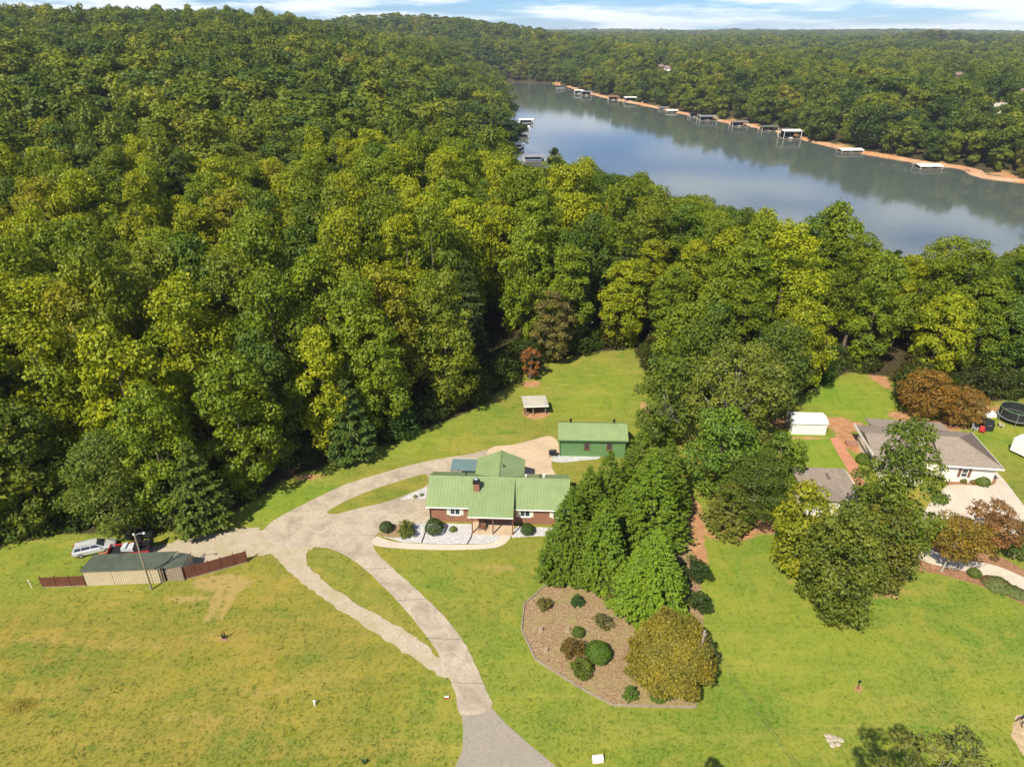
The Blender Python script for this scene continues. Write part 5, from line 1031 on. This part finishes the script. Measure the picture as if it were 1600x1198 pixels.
x, y = G(1522, 672); lawn_chair('garden_chair', 'white garden chair beside the black play tent', 'chair', x, y, 0, .4, 'white_paint'); x, y = G(1533, 676); lawn_chair('garden_chair', 'red garden chair before the black play tent', 'chair', x, y, 0, -.5, 'red_paint'); x, y = G(1564, 668); lawn_chair('garden_chair', 'tan garden chair beside the trampoline', 'chair', x, y, 0, .8, 'beige_siding')
x, y = G(1550, 650); m = MB(); m.add([(-1.0, -.5, 0), (1.0, -.5, 0), (1.0, .7, 0), (-1.0, .7, 0), (0, -.4, .9), (.1, .6, .8)], [(0, 1, 4), (1, 2, 5, 4), (2, 3, 5), (3, 0, 4, 5), (3, 2, 1, 0)]); oo = m.build('covered_heap', 'white_paint'); oo.location = (x, y, 0); tag(oo, 'white sheet thrown over a heap at the yard edge', 'cover')
x, y = G(1590, 722); o = thing('cargo_trailer', 'white enclosed cargo trailer beside the neighbour driveway', 'trailer', (x + 2.9, y + .4, 0), rad(-62)); part('body', 'white_metal', o, (-3.2, 3.2, -1.1, 1.1, .45, 2.5)); m = MB(); m.slab([(-3.25, -1.15, 2.52), (3.25, -1.15, 2.52), (3.25, 1.15, 2.56), (-3.25, 1.15, 2.56)], .05); m.build('roof', 'white_paint', o)
for xx in (-.5, .5):
    for yy in (-1.15, 1.15): w = MB(); w.tube([(xx, yy - .1, .36), (xx, yy + .1, .36)], .36, 14); w.build('wheel', 'rubber', o)
part('door', 'white_paint', o, (-3.23, -3.2, -.95, .95, .55, 2.4))
# ---------------- lake: shore bank, docks, boats
def offset(P, d):
    out = []
    for i in range(len(P)):
        a, b = Vector(P[max(0, i - 1)]), Vector(P[min(len(P) - 1, i + 1)]); t_ = (b - a).normalized(); out.append((P[i][0] + t_.y * d, P[i][1] - t_.x * d))
    return out
sh = smooth_poly([(640, 246), (430, 297)] + far_shore, 6, False); rr = random.Random(9)
rows = []
for d, z in ((-1.6, WZ - .35), (.2, WZ + .1), (1.6, WZ + .7), (3.4, WZ + 1.0), (6.5, WZ + .9)):
    rows.append([(x, y, z + (rr.uniform(-.2, .25) if d > 1 else 0)) for x, y in offset([(a + rr.uniform(-.9, .9), b + rr.uniform(-.9, .9)) for a, b in sh], d)])
m = MB(); n = len(sh); m.v = [p for r in rows for p in r]; m.f = [(i * n + k, i * n + k + 1, (i + 1) * n + k + 1, (i + 1) * n + k) for i in range(len(rows) - 1) for k in range(n - 1)]
tag(m.build('shore', 'shore_clay'), kind='structure')
def rf_boat(r): return bool(r)
def dock(label, px, py, w, d, roof, rz, h=2.9, boat=None, gang=8.0, gdir=1):
    x, y = G(px, py, WZ); y -= 7 if gdir > 0 else 0; x -= 4 if gdir > 0 else 0; o = thing('boat_dock', label, 'dock', (x, y, WZ), rz, 'boat docks along the lake'); part('deck', 'grey_wood', o, (-w / 2, w / 2, -d / 2, -d / 2 + 1.2, .25, .5), (-w / 2, -w / 2 + 1.2, -d / 2 + 1.2, d / 2, .25, .5), (w / 2 - 1.2, w / 2, -d / 2 + 1.2, d / 2, .25, .5)); part('float', 'dark_metal', o, (-w / 2 + .1, w / 2 - .1, -d / 2 + .1, -d / 2 + 1.1, -.2, .24), (-w / 2 + .1, -w / 2 + 1.1, -d / 2 + 1.2, d / 2 - .1, -.2, .24), (w / 2 - 1.1, w / 2 - .1, -d / 2 + 1.2, d / 2 - .1, -.2, .24))
    part('gangway', 'grey_wood', o, (w / 2 * gdir if gdir > 0 else -w / 2 - gang, w / 2 + gang if gdir > 0 else -w / 2, -.6, .6, .35, .48))
    if roof:
        for xx in (-w / 2 + .1, w / 2 - .25):
            for yy in (-d / 2 + .1, d / 2 - .25): part('post', 'white_metal', o, (xx, xx + .3, yy, yy + .3, .5, h))
        for p in ([(-w / 2 - .4, -d / 2 - .4, h), (w / 2 + .4, -d / 2 - .4, h), (w / 2 + .4, 0, h + .8), (-w / 2 - .4, 0, h + .8)], [(w / 2 + .4, d / 2 + .4, h), (-w / 2 - .4, d / 2 + .4, h), (-w / 2 - .4, .01, h + .8), (w / 2 + .4, .01, h + .8)]): ribbed(MB(), p, .8, .1, .05, .1).build('roof_panel', roof, o)
    if rf_boat(roof): part('bay_shade_panel', 'dark_metal', o, (-w / 2 + 1.4, w / 2 - 1.4, d / 2 - 1.3, d / 2 - 1.1, .5, h * .85)); part('locker', 'white_paint', o, (w / 2 - 1.1, w / 2 - .3, -.8, .9, .5, 1.5))  # dark panel added across the bay, standing in for shade under the roof
    if boat:
        bo = thing('pontoon_boat', boat, 'boat', (x, y + .4, WZ), rz + math.pi / 2, 'boats moored at the docks'); L_ = d * .36
        for yy in (-.95, .95): q = MB(); q.tube([(-L_, yy, .15), (L_ * .85, yy, .15), (L_ * 1.08, yy, .35)], [.32, .32, .08], 8); q.build('pontoon', 'grey_metal', bo)
        part('deck', 'white_paint', bo, (-L_, L_, -1.2, 1.2, .5, .6)); part('railing', 'white_metal', bo, (-L_, L_, -1.2, -1.12, .6, 1.25), (-L_, L_, 1.12, 1.2, .6, 1.25), (-L_, -L_ + .08, -1.12, 1.12, .6, 1.25), (L_ - .08, L_, -1.12, 1.12, .6, 1.25)); part('canopy', 'blue_roof', bo, (-L_ * .6, L_ * .2, -1.1, 1.1, 2.15, 2.22))
        for xx in (-L_ * .55, L_ * .15): part('canopy_pole', 'grey_metal', bo, (xx, xx + .05, -1.05, -1.0, 1.25, 2.15), (xx, xx + .05, 1.0, 1.05, 1.25, 2.15))
an = rad(-58)
for lab, px, py, w_, d_, rf, h_, bt in [
        ('small low dock by the clay point at the lake head', 880, 140, 9, 8, None, 0, None), ('white roofed dock first from the lake head bend', 908, 146, 9, 8, 'white_metal', 3.2, None), ('grey roofed dock touching the white roofed one', 920, 148.5, 11, 9, 'grey_metal', 3.6, None),
        ('rusty roofed dock below the brick lake house', 962, 155.5, 10, 8, 'far_brick', 3.0, None), ('broad white roofed dock next after the rusty one', 988, 158, 11, 9, 'white_metal', 3.6, None), ('dark roofed small dock among clay banks', 1014, 162, 8, 7, 'dark_metal', 2.6, None),
        ('low grey dock at the start of the pale beach', 1040, 170, 8, 7, None, 0, None), ('pale open dock with long gangway at the pale beach', 1053, 174.5, 9, 7, None, 0, 'white boat tied at the pale open dock'), ('dark roofed dock beside the grey roofed double', 1088, 182, 8, 7, 'dark_metal', 2.7, None),
        ('grey roofed double dock on the far shore', 1108, 187, 13, 9, 'grey_metal', 3.0, None), ('brown roofed dock with pale trim on the clay shore', 1157, 196, 11, 8, 'far_roof', 3.0, None), ('green roofed dock on the clay shore', 1203, 203, 11, 8, 'old_green_roof', 2.8, None),
        ('tall white roofed dock with two bays', 1236, 214.5, 11, 10, 'white_metal', 4.6, None), ('flat pale dock with long ramp before the bright trees', 1329, 235.5, 12, 8, None, 0, 'covered pale boat on the flat dock'), ('white flat dock with grey gangway along the sandy bank', 1449, 260, 11, 8, None, 0, 'white covered boat on the sandy bank dock')]:
    if not rf: rf, h_ = ('grey_metal' if 'low' in lab else 'white_metal'), 1.5
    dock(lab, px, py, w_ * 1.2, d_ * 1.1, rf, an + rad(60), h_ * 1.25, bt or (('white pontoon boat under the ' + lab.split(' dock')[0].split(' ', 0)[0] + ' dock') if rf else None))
for lab, px, py, w_, d_, rf, h_ in [('pale roofed dock nearest the open lake on the wooded shore', 822, 193, 12, 8, 'white_metal', 3.2), ('white two level dock beside the wooded shore', 814, 207, 13, 10, 'white_metal', 4.2), ('red trimmed white dock on the wooded shore', 812, 216, 13, 9, 'grey_metal', 3.2), ('small white dock close under the wooded shore', 808, 232, 9, 7, 'white_metal', 2.8), ('dark edged grey roofed dock half hidden by treetops', 834, 252, 13, 11, 'grey_metal', 3.4)]:
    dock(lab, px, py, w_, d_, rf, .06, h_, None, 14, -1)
# ---------------- far houses and the water tower
for X, Y, wid, (mw, mr), rz, lab, py in far_houses:
    zt = CAMZ - ratio(py) * Y; gz = h1(X, Y); z0 = max(gz, min(zt, gz + 9)); o = thing('lake_house', lab, 'house', (X, Y, gz), rz); hh = z0 - gz + 6
    part('wall', mw, o, (-wid / 2, wid / 2, -4.5, 4.5, -1.5, hh)); m = MB()
    m.slab([(-wid / 2 - .5, -5.2, hh), (wid / 2 + .5, -5.2, hh), (wid / 2 + .5, 0, hh + 3.4), (-wid / 2 - .5, 0, hh + 3.4)], .2); m.slab([(wid / 2 + .5, 5.2, hh), (-wid / 2 - .5, 5.2, hh), (-wid / 2 - .5, .01, hh + 3.4), (wid / 2 + .5, .01, hh + 3.4)], .2); m.build('roof', mr, o)
    m = MB()
    for s_ in (-1, 1): m.add([(s_ * wid / 2 * .995, -4.5, hh), (s_ * wid / 2 * .995, 4.5, hh), (s_ * wid / 2 * .995, 0, hh + 3.0)], [(0, 1, 2)])
    m.build('gable_wall', mw, o); nwin = max(2, int(wid / 4))
    for k in range(nwin):
        for zz in (hh - 2.4, hh - 5.2): xx = -wid / 2 + wid * (k + .5) / nwin; part('window', 'window_glass', o, (xx - .6, xx + .6, -4.56, -4.48, zz, zz + 1.4))
    part('chimney', 'far_brick', o, (wid * .2, wid * .2 + .9, .8, 1.7, hh + 1, hh + 4.6))
D = 3600; u, v = (1463 - CX) / F, (50 - CY) / F; X, Y = u * D, (CP - v * SP) * D; gz = h1(X, Y); ht = CAMZ - ratio(41) * Y - gz
o = thing('water_tower', 'white water tower rising over the far horizon trees', 'water tower', (X, Y, gz)); m = MB(); m.lathe([(2, ht - 16), (9, ht - 14), (11.5, ht - 9), (11, ht - 5), (7, ht - 1.2), (1, ht)], 18); m.build('tank', 'white_paint', o, True)
for k in range(6): a = k * 1.047; m = MB(); m.tube([(11 * math.cos(a), 11 * math.sin(a), 0), (9.5 * math.cos(a), 9.5 * math.sin(a), ht - 12)], .8, 6); m.build('leg', 'white_paint', o)
m = MB(); m.tube([(0, 0, 0), (0, 0, ht - 15)], 1.2, 8); m.build('riser', 'white_paint', o)
hz = MB(); hz.box(-7300, 7300, -600, 9300, -20, 118)
hm = bpy.data.materials.new('haze'); hm.use_nodes = True; ht_ = hm.node_tree; ht_.nodes.remove(ht_.nodes['Principled BSDF']); pv = ht_.nodes.new('ShaderNodeVolumePrincipled')
pv.inputs['Density'].default_value = 0.00007; pv.inputs['Color'].default_value = (0.80, 0.90, 1.0, 1); pv.inputs['Anisotropy'].default_value = 0.0
ht_.links.new(pv.outputs[0], ht_.nodes['Material Output'].inputs['Volume']); MATS['haze'] = hm
tag(hz.build('haze', 'haze'), 'thin blue haze over the far hills', 'haze', kind='stuff')
